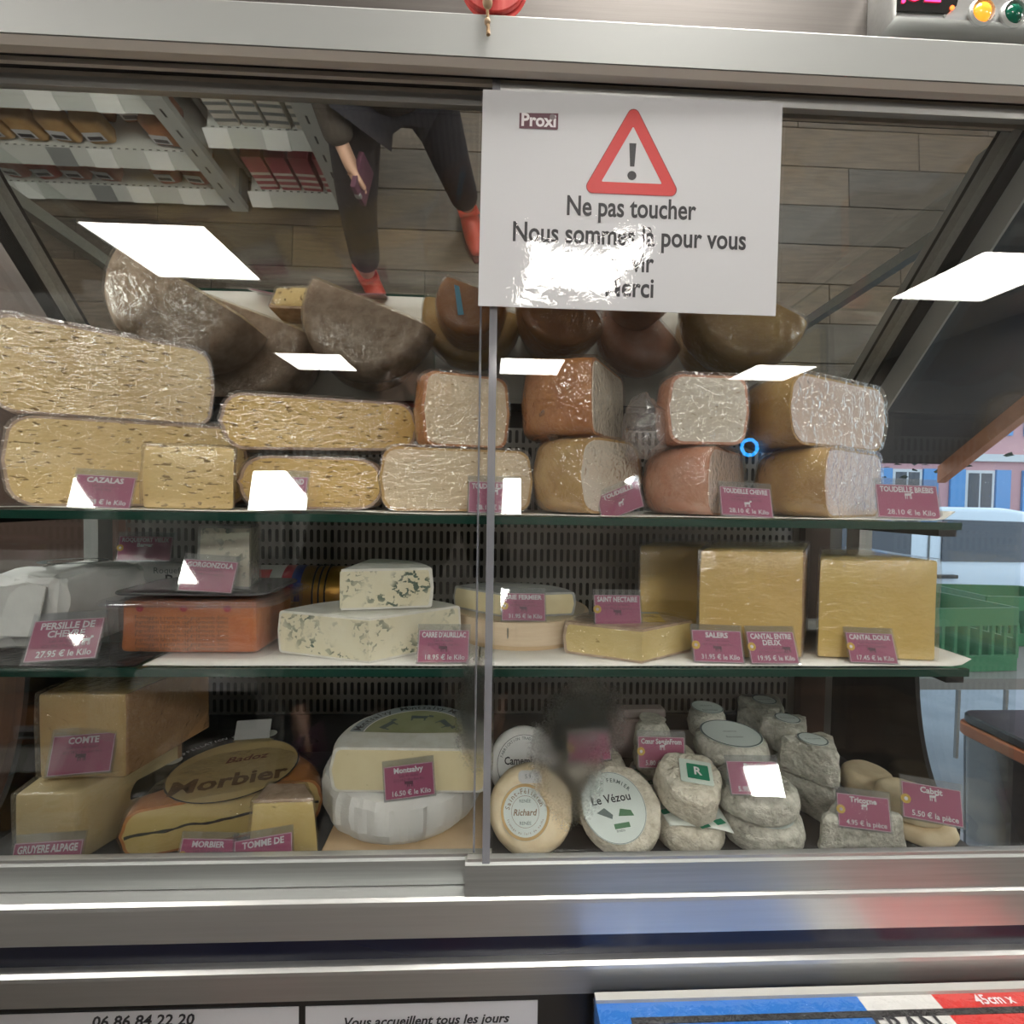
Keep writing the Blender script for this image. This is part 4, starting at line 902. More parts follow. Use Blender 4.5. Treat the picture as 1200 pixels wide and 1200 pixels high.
price_tag(('ROQUEFORT VIEUX', 'Berger'), 'dark pink ROQUEFORT price tag standing on the grey-white pack behind the tub', 168, 652, .204, 12, 0, 0, None, None, sun=True, sub=(), w=.072, zb=ZM + .0815)
price_tag(('PERSILLE DE', 'CHEVRE'), 'pink PERSILLE DE CHEVRE price tag before the paper-wrapped cheese', 70, 770, .024, 26, 5, -3, '27.95 € le Kilo', 'goat', sub=C_, k=1.25, zb=ZM + .0020)
price_tag('GORGONZOLA', 'pink GORGONZOLA price tag on the tub lid half covered by glare', 240, 681, .038, 24, 4, 4, None, None, sun=True, sub=V, glare=(-1.50, -2.50), zb=gz)
price_tag("CARRE D'AURILLAC", "pink CARRE D'AURILLAC price tag before the large blue wedge", 519, 771, .020, 24, 0, 0, '18.95 € le Kilo', 'cow', sub=('Lait de vache', '51% MG | Produit Fini'), zb=ZM + .0012)
price_tag('BRIE FERMIER', 'pink BRIE FERMIER price tag on the round wooden box', 614, 715, .068, 22, 6, 2, '31.95 € le Kilo', 'cow', True, sub=V, k=.95, zb=z1s + .0318)
price_tag('SAINT NECTAIRE', 'pink SAINT NECTAIRE price tag stuck in the yellow labelled wedge', 725, 716, .048, 16, 4, 1, None, 'cow', True, sub=V)
price_tag('SALERS', 'pink SALERS price tag before the middle yellow block', 843, 766, .022, 22, -3, 1, '31.95 € le Kilo', 'cow', True, sub=V, zb=ZM + .0012)
price_tag(('CANTAL ENTRE', 'DEUX'), 'pink CANTAL ENTRE DEUX price tag between Salers and Cantal Doux tags', 909, 770, .018, 24, 2, 1, '19.95 € le Kilo', 'cow', True, sub=V, zb=ZM + .0012)
price_tag('CANTAL DOUX', 'pink CANTAL DOUX price tag before the block at the street end', 1025, 766, .020, 22, -4, 1, '17.45 € le Kilo', 'cow', True, sub=V, k=.95, zb=ZM + .0012)
price_tag('COMTE', 'pink COMTE price tag leaning on the upper tan block', 92, 890, .048, 20, 4, -3, None, 'cow', sub=V, k=1.18)
price_tag('GRUYERE ALPAGE', 'pink GRUYERE ALPAGE price tag half hidden by the door frame', 50, 1015, .016, 18, 2, -2, None, None, sub=V, k=1.25, zb=ZB + .0006, h=.0265)
price_tag('MORBIER', 'pink MORBIER price tag with sunflower half hidden by the door frame', 237, 1008, .016, 18, 4, 5, None, None, True, sub=V, zb=ZB + .0006)
price_tag('TOMME DE', 'pink TOMME DE price tag tilted before the small golden wedge', 309, 1017, .016, 18, 2, -8, None, None, sub=(), k=1.1, zb=ZB + .0030, h=.0300)
price_tag('Montsalvy', 'pink cow-marked price tag stuck in the cut soft wheel', 481, 917, .035, 12, 2, -6, '16.50 € le Kilo', 'cow', sub=('Lait de vache', '51% MG | Produit Fini'))
price_tag('Le Vézou', 'blurred pink price tag behind the misted glass', 692, 884, .112, 14, 4, -3, None, None, True, sub=(), zb=z2 + .0660)
price_tag('Cœur SeguinFrom', 'pink goat-marked price tag on the wrinkled goat drum', 776, 885, .098, 14, -2, 1, '5.80 € la pièce', 'goat', True, sub=(), k=1.08)
price_tag('Perail', 'tilted price tag whitened by glare on the grey-white goat disc', 888, 917, .030, 13, -8, -6, '5.90 € la pièce', None, sub=(), glare=(.42, -2.18))
price_tag('Tricorne', 'pink goat-marked price tag on the crumbly grey triangle', 1014, 955, .032, 16, -10, 2, '4.95 € la pièce', 'goat', True, sub=(), k=1.02)
price_tag('Cabrit', 'pink goat-marked price tag on the small cream goat discs', 1094, 947, .035, 18, -14, 4, '5.50 € la pièce', 'goat', True, sub=(), k=1.12)
t = thing('price_tag', 'grey tag holder turned away beside the Morbier wheel', 'price tag', tuple(PT(295, 866, .17)), (R(-30), 0, R(8)), 'pink price tags')
part('holder', box(-.022, .022, -.0006, .0006, 0, .024), mat('tag_back', (.22, .22, .22), .3), t, None)
part('foot', box(-.024, .024, -.0006, .02, -.001, 0), CLEAR, t, None)
# ================================================================ BELOW THE CASE
def poster(label, px0, px1, py, lines):
    x0, x1 = XP(px0, -.013, CZ - .52), XP(px1, -.013, CZ - .52); zt = ZP((x0 + x1) / 2, -.013, py)
    t = thing('poster', label, 'poster', ((x0 + x1) / 2, -.0128, zt - .14), (0, 0, 0))
    part('sheet', box(-(x1 - x0) / 2, (x1 - x0) / 2, -.0003, .0003, 0, .14), mat('grey_poster', (.60, .60, .63), .4) if 'grey_poster' not in MATS else MATS['grey_poster'], t, None)
    for (s, h, dx, dz, sl) in lines: part('lettering', up(text(s, h, bold=.025, slant=sl)), INK, t, None, loc=(dx, -.0006, dz))
poster('grey poster with a phone number below the case', -30, 350, 1185, [('06 86 84 22 20', .016, .005, .130, .2)])
poster('grey poster reading Vous accueillent tous les jours below the case', 358, 630, 1176, [('Vous accueillent tous les jours', .0135, .005, .1225, .25)])
# tricolour carton
bx0, bx1 = XP(697, -.03, CZ - .48), .62
zt = ZP((bx0 + bx1) / 2, -.03, 1160)
box_t = thing('tricolour_carton', 'blue, white and red cardboard carton in clear film standing before the case', 'carton', ((bx0 + bx1) / 2, -.155, 0))
bw = bx1 - bx0; xw0 = XP(1016, -.05, zt) - (bx0 + bx1) / 2; xw1 = XP(1105, -.05, zt) - (bx0 + bx1) / 2
part('blue_panel', box(-bw / 2, xw0, .005, .125, 0, zt), mat('carton_blue', (.012, .16, .55), .35), box_t, None)
part('white_panel', box(xw0, xw1, .005, .125, 0, zt), mat('carton_white', (.66, .66, .64), .4), box_t, None)
part('red_panel', box(xw1, bw / 2, .005, .125, 0, zt), mat('carton_red', (.62, .03, .025), .35), box_t, None)
part('flap_edge', box(-bw / 2, bw / 2, .1182, .126, zt, zt + .0035), mat('carton_grey', (.40, .40, .38), .6), box_t, None)
part('slot', box(-bw / 2 + .03, bw / 2 - .005, .098, .1035, zt + .0002, zt + .0012), RUBBER, box_t, None)
part('lettering', mv(text('FRAN', .026, bold=.02), (xw0 + xw1) / 2 - .008, .088, zt + .0012), INK, box_t, None)
part('lettering', xf(text('TIE', .016, bold=.01), Matrix.Translation((xw1 - .014, .080, zt + .0012)) @ Matrix.Rotation(R(70), 4, 'Z')), INK, box_t, None)
part('lettering', mv(text('45cm x', .013, bold=.02), xw1 + .058, .1105, zt + .0012), INKW, box_t, None)
part('wrapping_film', disp(rbox(-bw / 2 - .002, bw / 2 + .002, .003, .127, .002, zt + .0028, .003, 1, cuts=6), .0008, 40, 3), FILM, box_t, 60)
# ================================================================ BEHIND THE CUSTOMER: MEAT FRIDGE
FRW = mat('fridge_white', (.42, .43, .41), .4)
FRG = mat('fridge_grey', (.16, .17, .17), .5)
TICK = mat('price_ticket', (.60, .60, .58), .5)
def fridge(label, x0, x1, levels, posts):
    t = thing('shelf_fridge', label, 'fridge', ((x0 + x1) / 2, -1.25, 0)); hw = (x1 - x0) / 2
    ht = levels[-1] + .52
    part('back_panel', box(-hw, hw, -.26, -.22, 0, ht), FRG, t, None)
    part('base', box(-hw, hw, -.24, .22, 0, .055), FRG, t, None)
    part('hood', box(-hw, hw, -.24, .10, ht - .08, ht), FRW, t, None)
    for s in (-1, 1): part('side_panel', box(s * hw - .012, s * hw + .012, -.24, .10, 0, ht - .02), FRW, t, None)
    for x in posts:
        po = part('upright', box(x - (x0 + x1) / 2 - .035, x - (x0 + x1) / 2 + .035, .235, .262, .0, ht - .02), FRW, t, None)
        for k in range(int((ht - .2) / .09)): part('upright_slot', box(x - (x0 + x1) / 2 - .004, x - (x0 + x1) / 2 + .004, .2622, .2626, .06 + k * .09, .095 + k * .09), BLACK, po, None)
    for z in levels:
        sh = part('shelf', box(-hw + .014, hw - .014, -.215, .225, z - .030, z), FRW, t, None)
        part('shelf_front', extx([(.2255, z + .012), (.262, z - .040), (.255, z - .043), (.2255, z - .01)], -hw + .014, hw - .014), FRW, sh, None)
        part('shelf_slots', merge(*[box(-hw + .03 + q * .03, -hw + .042 + q * .03, .212, .217, z + .0002, z + .0008) for q in range(int((hw * 2 - .06) / .03))]), BLACK, sh, None)
        n = int(hw * 2 / .17)
        for k in range(n):
            if (k * 7 + int(z * 100)) % 5 == 0: continue
            xx = -hw + .07 + k * .17 + .03 * ((k * 3) % 4 - 1.5) * .5
            part('price_ticket', extx([(.2285, z + .0115), (.2655, z - .0390), (.2645, z - .040), (.2275, z + .0105)], xx - .045, xx + .045), (TICK, FRG)[k % 4 == 3], sh, None)
    return t
fridge('white meat fridge with perforated shelf fronts and rows of price tickets', -2.95, -1.12, (.08, .29, .56, .86, 1.16, 1.46), [-1.15])
fridge('narrow white shelf unit with boxed goods beside the meat fridge', -1.08, -.64, (.08, .42, .80, 1.10), [-.66])
bag_m = {'ham': mat('ham_orange', (.52, .22, .08), .25, c2=(.40, .14, .06), scale=20, coat=.6), 'red': mat('red_meat', (.42, .07, .06), .25, c2=(.55, .20, .16), scale=30, coat=.6), 'poultry': mat('poultry_tan', (.60, .38, .16), .25, c2=(.50, .28, .10), scale=20, coat=.6), 'saus': mat('sausage_pink', (.50, .25, .18), .25, c2=(.40, .16, .12), scale=24, coat=.6)}
proto = {}
def pack(kind, label, x, y, z, rz):
    if kind not in proto:
        t = thing('meat_pack', label, 'meat pack', (x, y, z), (0, 0, R(rz)), 'meat packs on the fridge shelves')
        part('meat', disp(rbox(-.052, .052, -.035, .035, .002, .125, .022, 3, cuts=1), .006, 20, len(proto) + 3, .004), bag_m[kind], t, 60)
        part('label', mv(box(-.034, .034, -.0006, .0006, 0, .04), 0, .0415, .036), PAPER, t, None)
        part('label_mark', mv(box(-.026, .026, -.0004, .0004, .006, .022), 0, .0426, .036), INK, t, None)
        proto[kind] = t
    else: dup(proto[kind], (x, y, z), (0, 0, R(rz)), label)
desc = {'ham': 'orange-brown ham pack', 'red': 'red meat pack', 'poultry': 'golden poultry pack', 'saus': 'pinkish sausage pack'}
plan = {.08: ['red', 'red', 'red', 'red', 'red', 'saus', 'saus', 'ham'], .29: ['ham', 'ham', 'saus', 'ham', 'poultry', 'poultry', 'poultry', 'poultry'], .56: ['ham', 'ham', 'poultry', 'ham', 'ham', 'poultry', 'ham', 'ham']}
nmz = {.08: 'lowest', .29: 'second lowest', .56: 'third lowest'}
for z, ks in plan.items():
    for row, yy in ((0, -1.075), (1, -1.165)):
        for k in range(10):
            kd = ks[(k + row) % len(ks)]
            if (k * 5 + row * 3 + int(z * 10)) % 7 == 0: continue
            pack(kd, '%s in the %s row on the %s fridge shelf' % (desc[kd], ('front', 'rear')[row], nmz[z]), -2.40 + k * .125, yy, z + .001, (k * 17 + row * 9) % 13 - 6)
bm = None
BOXW = mat('carton_offwhite', (.55, .52, .46), .5); BOXR = mat('carton_print', (.35, .06, .08), .4)
for z, kk in ((.42, 0), (.08, 1), (.80, 0)):
    for k in range(4):
        lab = '%s food carton on the %s shelf of the narrow unit' % (('off-white striped', 'red printed')[kk], {.42: 'second', .08: 'bottom', .80: 'third'}[z])
        t = thing('food_carton', lab, 'carton', (-.985 + k * .095, -1.10, z + .001), (0, 0, R((k * 7) % 5 - 2)), 'cartons in the narrow shelf unit')
        part('box', rbox(-.040, .040, -.06, .06, 0, .14 if kk == 0 else .19, .002, 1), (BOXW, BOXR)[kk], t, 30)
        for q in range(3): part('printed_band', box(-.0402, .0402, .0602, .0606, .02 + q * .035, .034 + q * .035), (FRG, BOXW)[kk], t, None)
# glowing ring far behind, seen as a reflection in the door
RINGM = mat('blue_glow', (.02, .35, 1), .4, emit=16)
def torus(R0, r0, n=40, m=8): 
    return [((R0 + r0 * math.cos(2 * math.pi * j / m)) * math.cos(2 * math.pi * i / n), r0 * math.sin(2 * math.pi * j / m), (R0 + r0 * math.cos(2 * math.pi * j / m)) * math.sin(2 * math.pi * i / n)) for i in range(n) for j in range(m)], [(i * m + j, i * m + (j + 1) % m, ((i + 1) % n) * m + (j + 1) % m, ((i + 1) % n) * m + j) for i in range(n) for j in range(m)]
d_ = ray(880, 524); k_ = 6.50 / d_.y
rg = thing('ring_light_sign_offscreen', 'small glowing blue ring sign on the far wall', 'sign', (CAMP.x + d_.x * k_, -6.06, CAMP.z + d_.z * k_))
part('ring_tube_offscreen', torus(.105, .022), RINGM, rg, 60)
part('backing', rt(lathe([(.0005, 0), (.14, 0), (.14, .02), (.0005, .02)], 40), 90, 'X'), BLACK, rg, None, loc=(0, -.025, 0))
# ================================================================ THE CUSTOMER IN THE AISLE
SKIN = mat('skin', (.55, .33, .23), .5); TROU = mat('black_trousers', (.018, .017, .024), .8); COAT = mat('brown_coat', (.055, .044, .034), .85, c2=(.04, .03, .025), scale=30)
SHOE = mat('orange_red_shoe', (.42, .045, .025), .5); HAIR = mat('dark_hair', (.02, .013, .01), .6); SOLE = mat('shoe_sole', (.10, .02, .02), .6)
per = thing('person', 'person in brown coat, black trousers and orange-red shoes with a small purple wallet', 'person', (-.33, -.82, 0))
ox, oy = -.33, -.82
def skin(name, verts, edges, radii, m, parent, sub=2, root=0):
    me = bpy.data.meshes.new(name); me.from_pydata([(a - ox, b - oy, c) for a, b, c in verts], edges, [])
    o = put(name, me, m, parent)
    md = o.modifiers.new('skin', 'SKIN'); md.use_smooth_shade = True
    for i, sv_ in enumerate(me.skin_vertices[0].data):
        rr = radii[i]; sv_.radius = rr if isinstance(rr, tuple) else (rr, rr); sv_.use_root = (i == root)
    if sub: s_ = o.modifiers.new('sub', 'SUBSURF'); s_.levels = s_.render_levels = sub
    return o
hipL, hipR = (-.40, -.80, .90), (-.22, -.86, .90); pel = (-.31, -.83, .96); che = (-.24, -.86, 1.30); nek = (-.22, -.86, 1.47)
kneL, kneR = (-.49, -.70, .50), (-.16, -.88, .50); ankL, ankR = (-.55, -.66, .10), (-.12, -.98, .10)
shL, shR = (-.41, -.88, 1.38), (-.06, -.86, 1.38); elL, elR = (-.47, -.82, 1.08), (.02, -.92, 1.08); wrL, wrR = (-.445, -.665, .875), (.03, -.87, .84)
pal = [(-.425, -.625, .815), (.03, -.855, .775)]
bv = [pel, (-.28, -.845, 1.12), che, nek, (-.22, -.85, 1.54), (-.21, -.83, 1.62), (-.21, -.84, 1.71), hipL, kneL, ankL, hipR, kneR, ankR, shL, elL, wrL, pal[0], shR, elR, wrR, pal[1]]
be = [(0, 1), (1, 2), (2, 3), (3, 4), (4, 5), (5, 6), (0, 7), (7, 8), (8, 9), (0, 10), (10, 11), (11, 12), (2, 13), (13, 14), (14, 15), (15, 16), (2, 17), (17, 18), (18, 19), (19, 20)]
br = [(.13, .10), (.12, .09), (.14, .09), .055, (.065, .075), (.085, .10), (.06, .07), .075, .052, .036, .075, .052, .036, .05, .038, .026, (.034, .016), .05, .038, .026, (.034, .016)]
# five fingers for each hand, loosely curled; the wallet is held in one of them
for hi, (pi_, sgn) in enumerate(((16, 1), (20, -1))):
    P0 = Vector(pal[hi]); dn = Vector((.12 * sgn, .25, -1)).normalized(); ac = Vector((.2, 1, .2)).normalized(); cu = Vector((sgn, .1, -.1)).normalized()
    for k in range(4):
        n0 = len(bv); L_f = (.040, .045, .042, .033)[k]; b0 = P0 + dn * .035 + ac * (.030 - k * .020)
        p1 = b0 + dn * L_f * .55 + cu * .006; p2 = p1 + dn * L_f * .30 + cu * L_f * .40
        bv += [tuple(b0), tuple(p1), tuple(p2)]; be += [(pi_, n0), (n0, n0 + 1), (n0 + 1, n0 + 2)]; br += [.0085, .008, .007]
    n0 = len(bv); t0 = P0 + ac * .030 + cu * .008; t1 = t0 + ac * .014 + dn * .020 + cu * .010; t2 = t1 + dn * .024 + cu * .006
    bv += [tuple(t0), tuple(t1), tuple(t2)]; be += [(pi_, n0), (n0, n0 + 1), (n0 + 1, n0 + 2)]; br += [.011, .009, .008]
skin('body', bv, be, br, SKIN, per)
skin('trousers', [pel, hipL, kneL, (-.54, -.665, .16), hipR, kneR, (-.125, -.965, .16)], [(0, 1), (1, 2), (2, 3), (0, 4), (4, 5), (5, 6)], [(.145, .115), .095, .072, .062, .095, .072, .062], TROU, per)
skin('coat', [(-.31, -.83, .84), (-.30, -.84, 1.02), (-.28, -.845, 1.14), che, (-.23, -.86, 1.44), shL, elL, (-.460, -.745, .985), (-.446, -.672, .884), (-.436, -.648, .846), shR, elR, (.028, -.892, .94), (.03, -.872, .85), (.03, -.866, .81)], [(0, 1), (1, 2), (2, 3), (3, 4), (3, 5), (5, 6), (6, 7), (7, 8), (8, 9), (3, 10), (10, 11), (11, 12), (12, 13), (13, 14)], [(.20, .15), (.17, .13), (.155, .12), (.17, .12), .07, .075, .058, .052, .046, .046, .075, .058, .052, .046, .046], COAT, per, root=2)
for (a, d) in ((ankL, R(65)), (ankR, R(75))):
    f_ = Vector((math.cos(d), math.sin(d), 0)); A_ = Vector(a)
    so = skin('shoe', [tuple(A_ + Vector((0, 0, .02)) - f_ * .02), tuple(Vector((A_.x, A_.y, .042)) - f_ * .05), tuple(Vector((A_.x, A_.y, .045)) + f_ * .03), tuple(Vector((A_.x, A_.y, .036)) + f_ * .11), tuple(Vector((A_.x, A_.y, .03)) + f_ * .18)], [(0, 1), (0, 2), (1, 2), (2, 3), (3, 4)][:1] + [(0, 2), (2, 3), (3, 4)], [.045, .040, (.046, .042), (.046, .034), (.032, .024)], SHOE, per)
    sl = part('sole', prism([(A_.x - ox + f_.x * t - f_.y * w, A_.y - oy + f_.y * t + f_.x * w) for t, w in ((-.09, -.034), (.02, -.036), (.12, -.048), (.20, -.022), (.20, .022), (.12, .048), (.02, .036), (-.09, .034))], 0, .014, .003, 1), SOLE, so, 40)
hd = Vector((-.21 - ox, -.845 - oy, 1.64))
hv = lathe([(.0003 + math.sin(math.pi * i / 14), -math.cos(math.pi * i / 14)) for i in range(9, 15)], 24)
part('hair', disp(([(x * .100, y * .118 - .008, z * .125) for x, y, z in hv[0]], hv[1]), .004, 40, 2), HAIR, per, 60, loc=tuple(hd))
EYE = mat('eye_white', (.7, .7, .68), .2)
for s in (-1, 1):
    part('eye', mv(lathe([(.0002 + .012 * math.sin(math.pi * i / 8), -.012 * math.cos(math.pi * i / 8)) for i in range(9)], 12), s * .032, .088, .0), EYE, per, 60, loc=tuple(hd))
    part('ear', ([(x * .010, y * .02, z * .032) for x, y, z in lathe([(.0003 + math.sin(math.pi * i / 8), -math.cos(math.pi * i / 8)) for i in range(9)], 12)[0]], lathe([(.0003 + math.sin(math.pi * i / 8), -math.cos(math.pi * i / 8)) for i in range(9)], 12)[1]), SKIN, per, 60, loc=(hd.x + s * .088, hd.y, hd.z - .01))
part('nose', prism([(-.014, .075), (.014, .075), (.006, .112), (-.006, .112)], -.04, .005, .004, 2, .6), SKIN, per, 60, loc=tuple(hd))
part('mouth', box(-.022, .022, .085, .092, -.066, -.058), RED, per, None, loc=tuple(hd))
wl = thing('wallet', 'small purple wallet held in the hand of the person', 'wallet', (-.392, -.600, .735), (0, R(-8), R(12)))
part('cover', rbox(-.008, .008, -.055, .055, 0, .085, .003, 2), mat('purple_leather', (.10, .035, .065), .5), wl, 40)
part('clasp', mv(rbox(-.0095, .0095, .045, .0565, .034, .052, .002, 1), 0, 0, 0), ALUD, wl, 40)
# ================================================================ THE STREET
GROUND = mat('street_asphalt', (.16, .17, .19), .8, c2=(.12, .13, .15), scale=4)
PAVE = mat('pavement_slabs', (.28, .30, .33), .7, c2=(.22, .24, .27), scale=3)
struct('pavement', box(.72, 9, .76, 3.4, -.10, -.02), PAVE)['kind'] = 'structure'
struct('road', box(-4, 40, 3.4, 30, -.22, -.14), GROUND)
# neighbouring awning over the pavement
AW = mat('charcoal_canvas', (.022, .021, .022), .9); OB = mat('orange_wood_rail', (.42, .13, .045), .5, c2=(.34, .10, .03), scale=10)
aw = thing('awning', 'charcoal canvas awning with orange wooden side rail over the pavement', 'awning', (1.9, .80, 2.3))
def awp(y): return 2.98 - (y - .78) * .70
part('canvas', extx([(-.0, awp(.80) - 2.3), (1.90, awp(2.70) - 2.3), (1.90, awp(2.70) - 2.3 - .02), (0, awp(.80) - 2.32)], -1.3, 1.10), AW, aw, None)
part('side_rail', extx([(0, awp(.80) - 2.32), (1.92, awp(2.72) - 2.32), (1.92, awp(2.72) - 2.43), (0, awp(.80) - 2.43)], 1.10, 1.16), OB, aw, None)
part('valance', extx([(1.90, awp(2.70) - 2.30), (1.915, awp(2.70) - 2.30), (1.915, awp(2.70) - 2.52), (1.90, awp(2.70) - 2.50)], -1.3, .60), AW, aw, None)
# facade across the road
FAC = mat('pink_render', (.62, .34, .36), .85, c2=(.58, .31, .33), scale=.6); FWH = mat('white_render', (.66, .66, .68), .8); SHUT = mat('blue_shutter', (.10, .30, .62), .5); WGL = mat('dark_window', (.05, .06, .08), .1)
fb = thing('townhouse', 'pink rendered townhouse with blue shutters across the road', 'building', (14, 12.8, 0))
part('wall', box(-6, 12, 0, 3, -.2, 7), FAC, fb, None)
part('string_course', box(-6, 12, -.12, 0, 2.55, 2.75), FWH, fb, None)
part('plinth', box(-6, 12, -.06, 0, -.2, 1.0), FWH, fb, None)
for i in range(7):
    for z in (.95, 3.3):
        x = -4.6 + i * 2.1
        w = part('window', box(x - .42, x + .42, -.04, .02, z, z + 1.35), FWH, fb, None)
        part('pane', box(x - .34, x - .03, -.05, -.04, z + .08, z + 1.27), WGL, w, None); part('pane', box(x + .03, x + .34, -.05, -.04, z + .08, z + 1.27), WGL, w, None)
        for s in (-1, 1):
            sh = part('shutter', box(x + s * .66 - .21, x + s * .66 + .21, -.07, -.01, z - .02, z + 1.37), SHUT, fb, None)
fb2 = thing('corner_house', 'cream corner house with a balcony beside the pink townhouse', 'building', (4, 13.4, 0))
part('wall', box(-8, 3.9, 0, 3, -.2, 7), mat('cream_render', (.60, .58, .52), .85), fb2, None)
for i in range(5):
    w = part('window', box(-7 + i * 2.3, -6.1 + i * 2.3, -.04, .02, 1.1, 2.5), WGL, fb2, None)
part('balcony_rail', box(-8, 3.9, -.5, -.46, 3.0, 3.9), FRG, fb2, None); part('balcony_slab', box(-8, 3.9, -.55, 0, 2.85, 3.0), FWH, fb2, None)
# white van
VW = mat('van_white', (.62, .68, .76), .25, coat=.5); TY = mat('tyre', (.02, .02, .02), .8)
vx, vy = 4.75, 4.9
van = thing('van', 'white delivery van parked at the kerb beyond the pavement', 'van', (vx, vy, -.14), (0, 0, 0)); van.scale = (1, 1, .84)
prof = [(-2.3, .35), (2.2, .35), (2.25, .75), (2.0, .98), (1.25, 1.08), (.55, 1.68), (.2, 1.74), (-2.25, 1.74), (-2.32, 1.2)]
vf = prism(prof, -.85, .85, .06, 3); vf = ([(x, z, y) for x, y, z in vf[0]], vf[1])
part('body', vf, VW, van, 40)
def side(pts, th=.012): v_ = prism(pts, 0, th, .004, 1); return [(x, -.853 - z, y) for x, y, z in v_[0]], v_[1]
part('side_window', side([(-.45, 1.12), (.95, 1.12), (.45, 1.58), (-.45, 1.60)]), WGL, van, None)
part('rear_window', side([(-1.9, 1.14), (-.75, 1.14), (-.75, 1.60), (-1.9, 1.60)]), WGL, van, None)
dr_ = part('door_seam', merge(side([(-.58, .45), (-.565, .45), (-.565, 1.66), (-.58, 1.66)]), side([(1.12, .45), (1.135, .45), (1.05, 1.1), (1.03, 1.1)])), FRG, van, None)
part('door_handle', side([(-.50, .93), (-.30, .93), (-.30, .97), (-.50, .97)], .04), BLACK, van, None)
part('fuel_flap', side([(-1.05, .86), (-.90, .86), (-.90, 1.0), (-1.05, 1.0)], .01), BLACK, van, None)
part('wing_mirror', mv(rbox(1.0, 1.12, -1.05, -.87, 1.12, 1.32, .02, 2), 0, 0, 0), BLACK, van, 40)
for x in (-1.5, 1.45):
    for s in (-1, 1): part('wheel', mv(rt(lathe([(.03, -.1), (.2, -.1), (.32, -.08), (.33, 0), (.32, .08), (.2, .1), (.03, .1)], 28), 90, 'X'), x, s * .78, .33), TY, van, 40)
# tree over the road
LEAF = mat('dark_leaves', (.03, .05, .03), .8, c2=(.015, .025, .02), scale=3)
tr = thing('street_tree', 'leafy street tree with overhanging branches by the road', 'tree', (6.2, 8.4, -.14))
part('trunk', tube([(0, 0, 0), (.05, 0, 1.6), (-.1, .05, 2.6)], [.12, .10, .08], 10), BROWNM, tr, 40)
v, f = [], []
rr = random.Random(3)
for i in range(1500):
    c_ = Vector((rr.gauss(0, 1.1), rr.gauss(0, .9), 2.9 + rr.gauss(0, .42))); a_ = rr.random() * 6.28; b_ = rr.gauss(0, .6)
    m_ = Matrix.Translation(c_) @ Matrix.Rotation(a_, 4, 'Z') @ Matrix.Rotation(b_, 4, 'X'); n = len(v)
    v += [tuple(m_ @ Vector(p)) for p in ((-.07, 0, 0), (0, -.045, .01), (.08, 0, -.01), (0, .045, .01))]; f.append((n, n + 1, n + 2, n + 3))
part('foliage', (v, f), LEAF, tr, None)['kind'] = 'stuff'
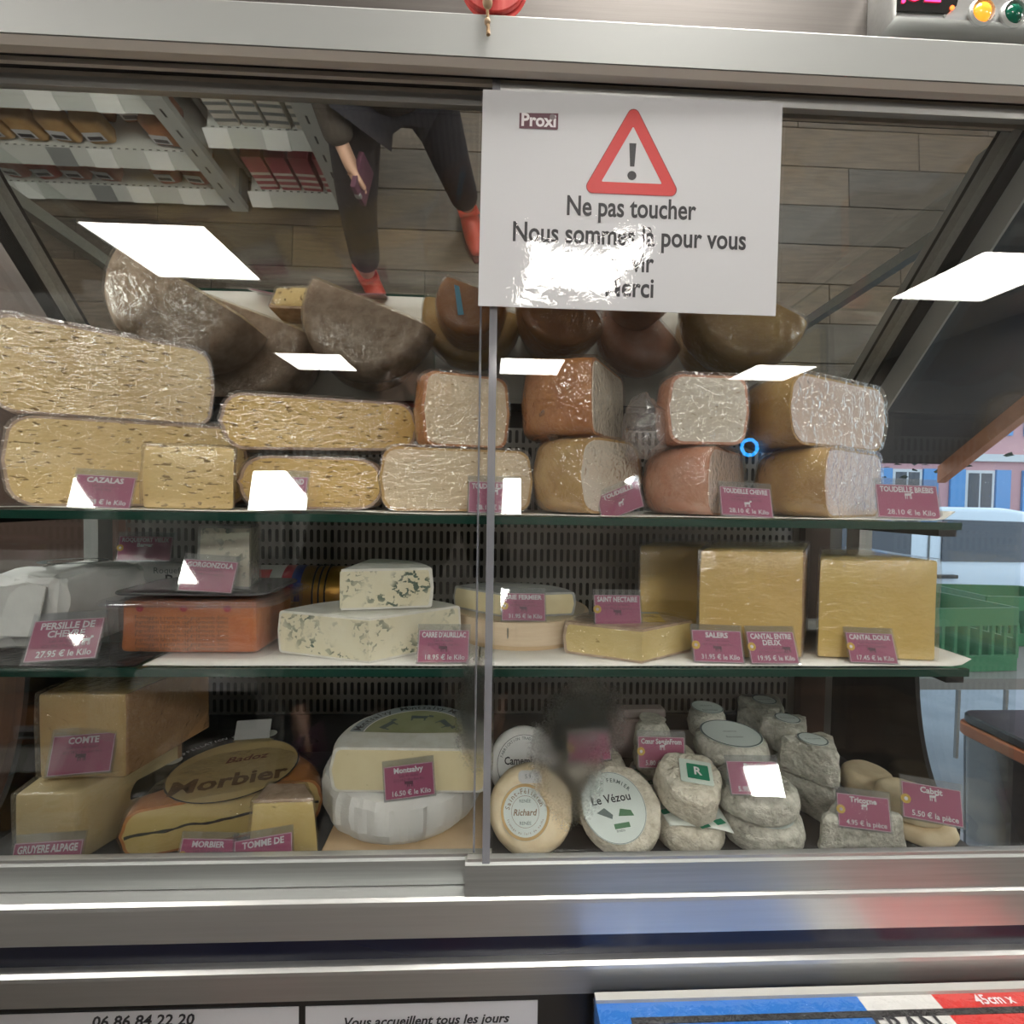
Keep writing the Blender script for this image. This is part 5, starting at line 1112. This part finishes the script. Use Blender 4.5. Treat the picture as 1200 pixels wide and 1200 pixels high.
# market stand with crates
GRN = mat('green_crate', (.05, .20, .11), .45); TUBG = mat('green_tub', (.10, .30, .10), .4); MK = mat('stand_grey', (.20, .21, .22), .5); BAG = mat('blue_white_bag', (.50, .58, .72), .5, bp=.6, bscale=10, bdist=.02)
st = thing('market_stand', 'grey metal market stand with crates outside the shop', 'stand', (2.25, 1.62, -.02))
part('stand_top', box(-.75, .75, -.42, .42, .70, .74), MK, st, None)
for a in (-.7, .7):
    for b in (-.38, .38): part('leg', box(a - .02, a + .02, b - .02, b + .02, 0, .70), MK, st, None)
for k in range(9): part('grille_bar', box(-.74 + k * .18, -.73 + k * .18, -.425, -.415, .45, .70), MK, st, None)
def crate(label, x, y, z, w, d, h, m, rz):
    t = thing('plastic_crate', label, 'crate', (x, y, z), (0, 0, R(rz)), 'crates on the market stand')
    part('bottom', box(-w / 2, w / 2, -d / 2, d / 2, 0, .012), m, t, None)
    for s in (-1, 1):
        part('side', merge(box(-w / 2, w / 2, s * d / 2 - .006, s * d / 2 + .006, h * .72, h), box(-w / 2, w / 2, s * d / 2 - .006, s * d / 2 + .006, 0, h * .25), *[box(-w / 2 + w * q / 8 - .006, -w / 2 + w * q / 8 + .006, s * d / 2 - .005, s * d / 2 + .005, h * .2, h * .75) for q in range(9)]), m, t, None)
        part('end', merge(box(s * w / 2 - .006, s * w / 2 + .006, -d / 2, d / 2, h * .72, h), box(s * w / 2 - .006, s * w / 2 + .006, -d / 2, d / 2, 0, h * .5)), m, t, None)
    return t
crate('open green plastic crate on the near end of the market stand', 1.78, 1.42, .722, .42, .30, .24, GRN, 4)
crate('dark green crate stacked with greens on the far side of the stand', 2.45, 1.75, .722, .44, .32, .22, GRN, -5)
tb_ = thing('plant_tub', 'bright green tub of leafy plants on the market stand', 'plant tub', (2.62, 1.36, .722))
part('tub', lathe([(.0005, 0), (.12, 0), (.15, .16), (.158, .17), (.150, .175), (.140, .16), (.0005, .15)], 32), TUBG, tb_, 40)
v, f = [], []
for i in range(260):
    c_ = Vector((rr.gauss(0, .075), rr.gauss(0, .075), .20 + abs(rr.gauss(0, .05)))); n = len(v); m_ = Matrix.Translation(c_) @ Matrix.Rotation(rr.random() * 6.28, 4, 'Z') @ Matrix.Rotation(rr.gauss(0, .8), 4, 'X')
    v += [tuple(m_ @ Vector(p)) for p in ((-.03, 0, 0), (0, -.014, .006), (.035, 0, -.004), (0, .014, .006))]; f.append((n, n + 1, n + 2, n + 3))
part('foliage', (v, f), mat('green_leaves', (.10, .16, .06), .7, c2=(.05, .09, .03), scale=12), tb_, None)['kind'] = 'stuff'
o = part('plastic_bag', disp(mv(lathe([(.0005, 0), (.10, 0), (.15, .08), (.14, .20), (.06, .32), (.0005, .34)], 28), 0, 0, 0), .03, 7, 5, .01), BAG, None, 40, loc=(1.68, 1.84, .7212)); tag(o, 'crumpled blue-white bag on the market stand behind the green crate', 'bag')
bb = thing('black_bin', 'black plastic bin with orange rim strip beside the case end', 'bin', (1.20, .30, 0))
part('body', prism(rrect(.34, .40, .03), 0, .86, 0, top=1.1), BLACKG, bb, 40)
part('rim_strip', prism(rrect(.385, .45, .035), .86, .885, .003, 1), OB, bb, 40)
part('lid', prism(rrect(.375, .44, .034), .885, .905, .004, 1), BLACK, bb, 40)
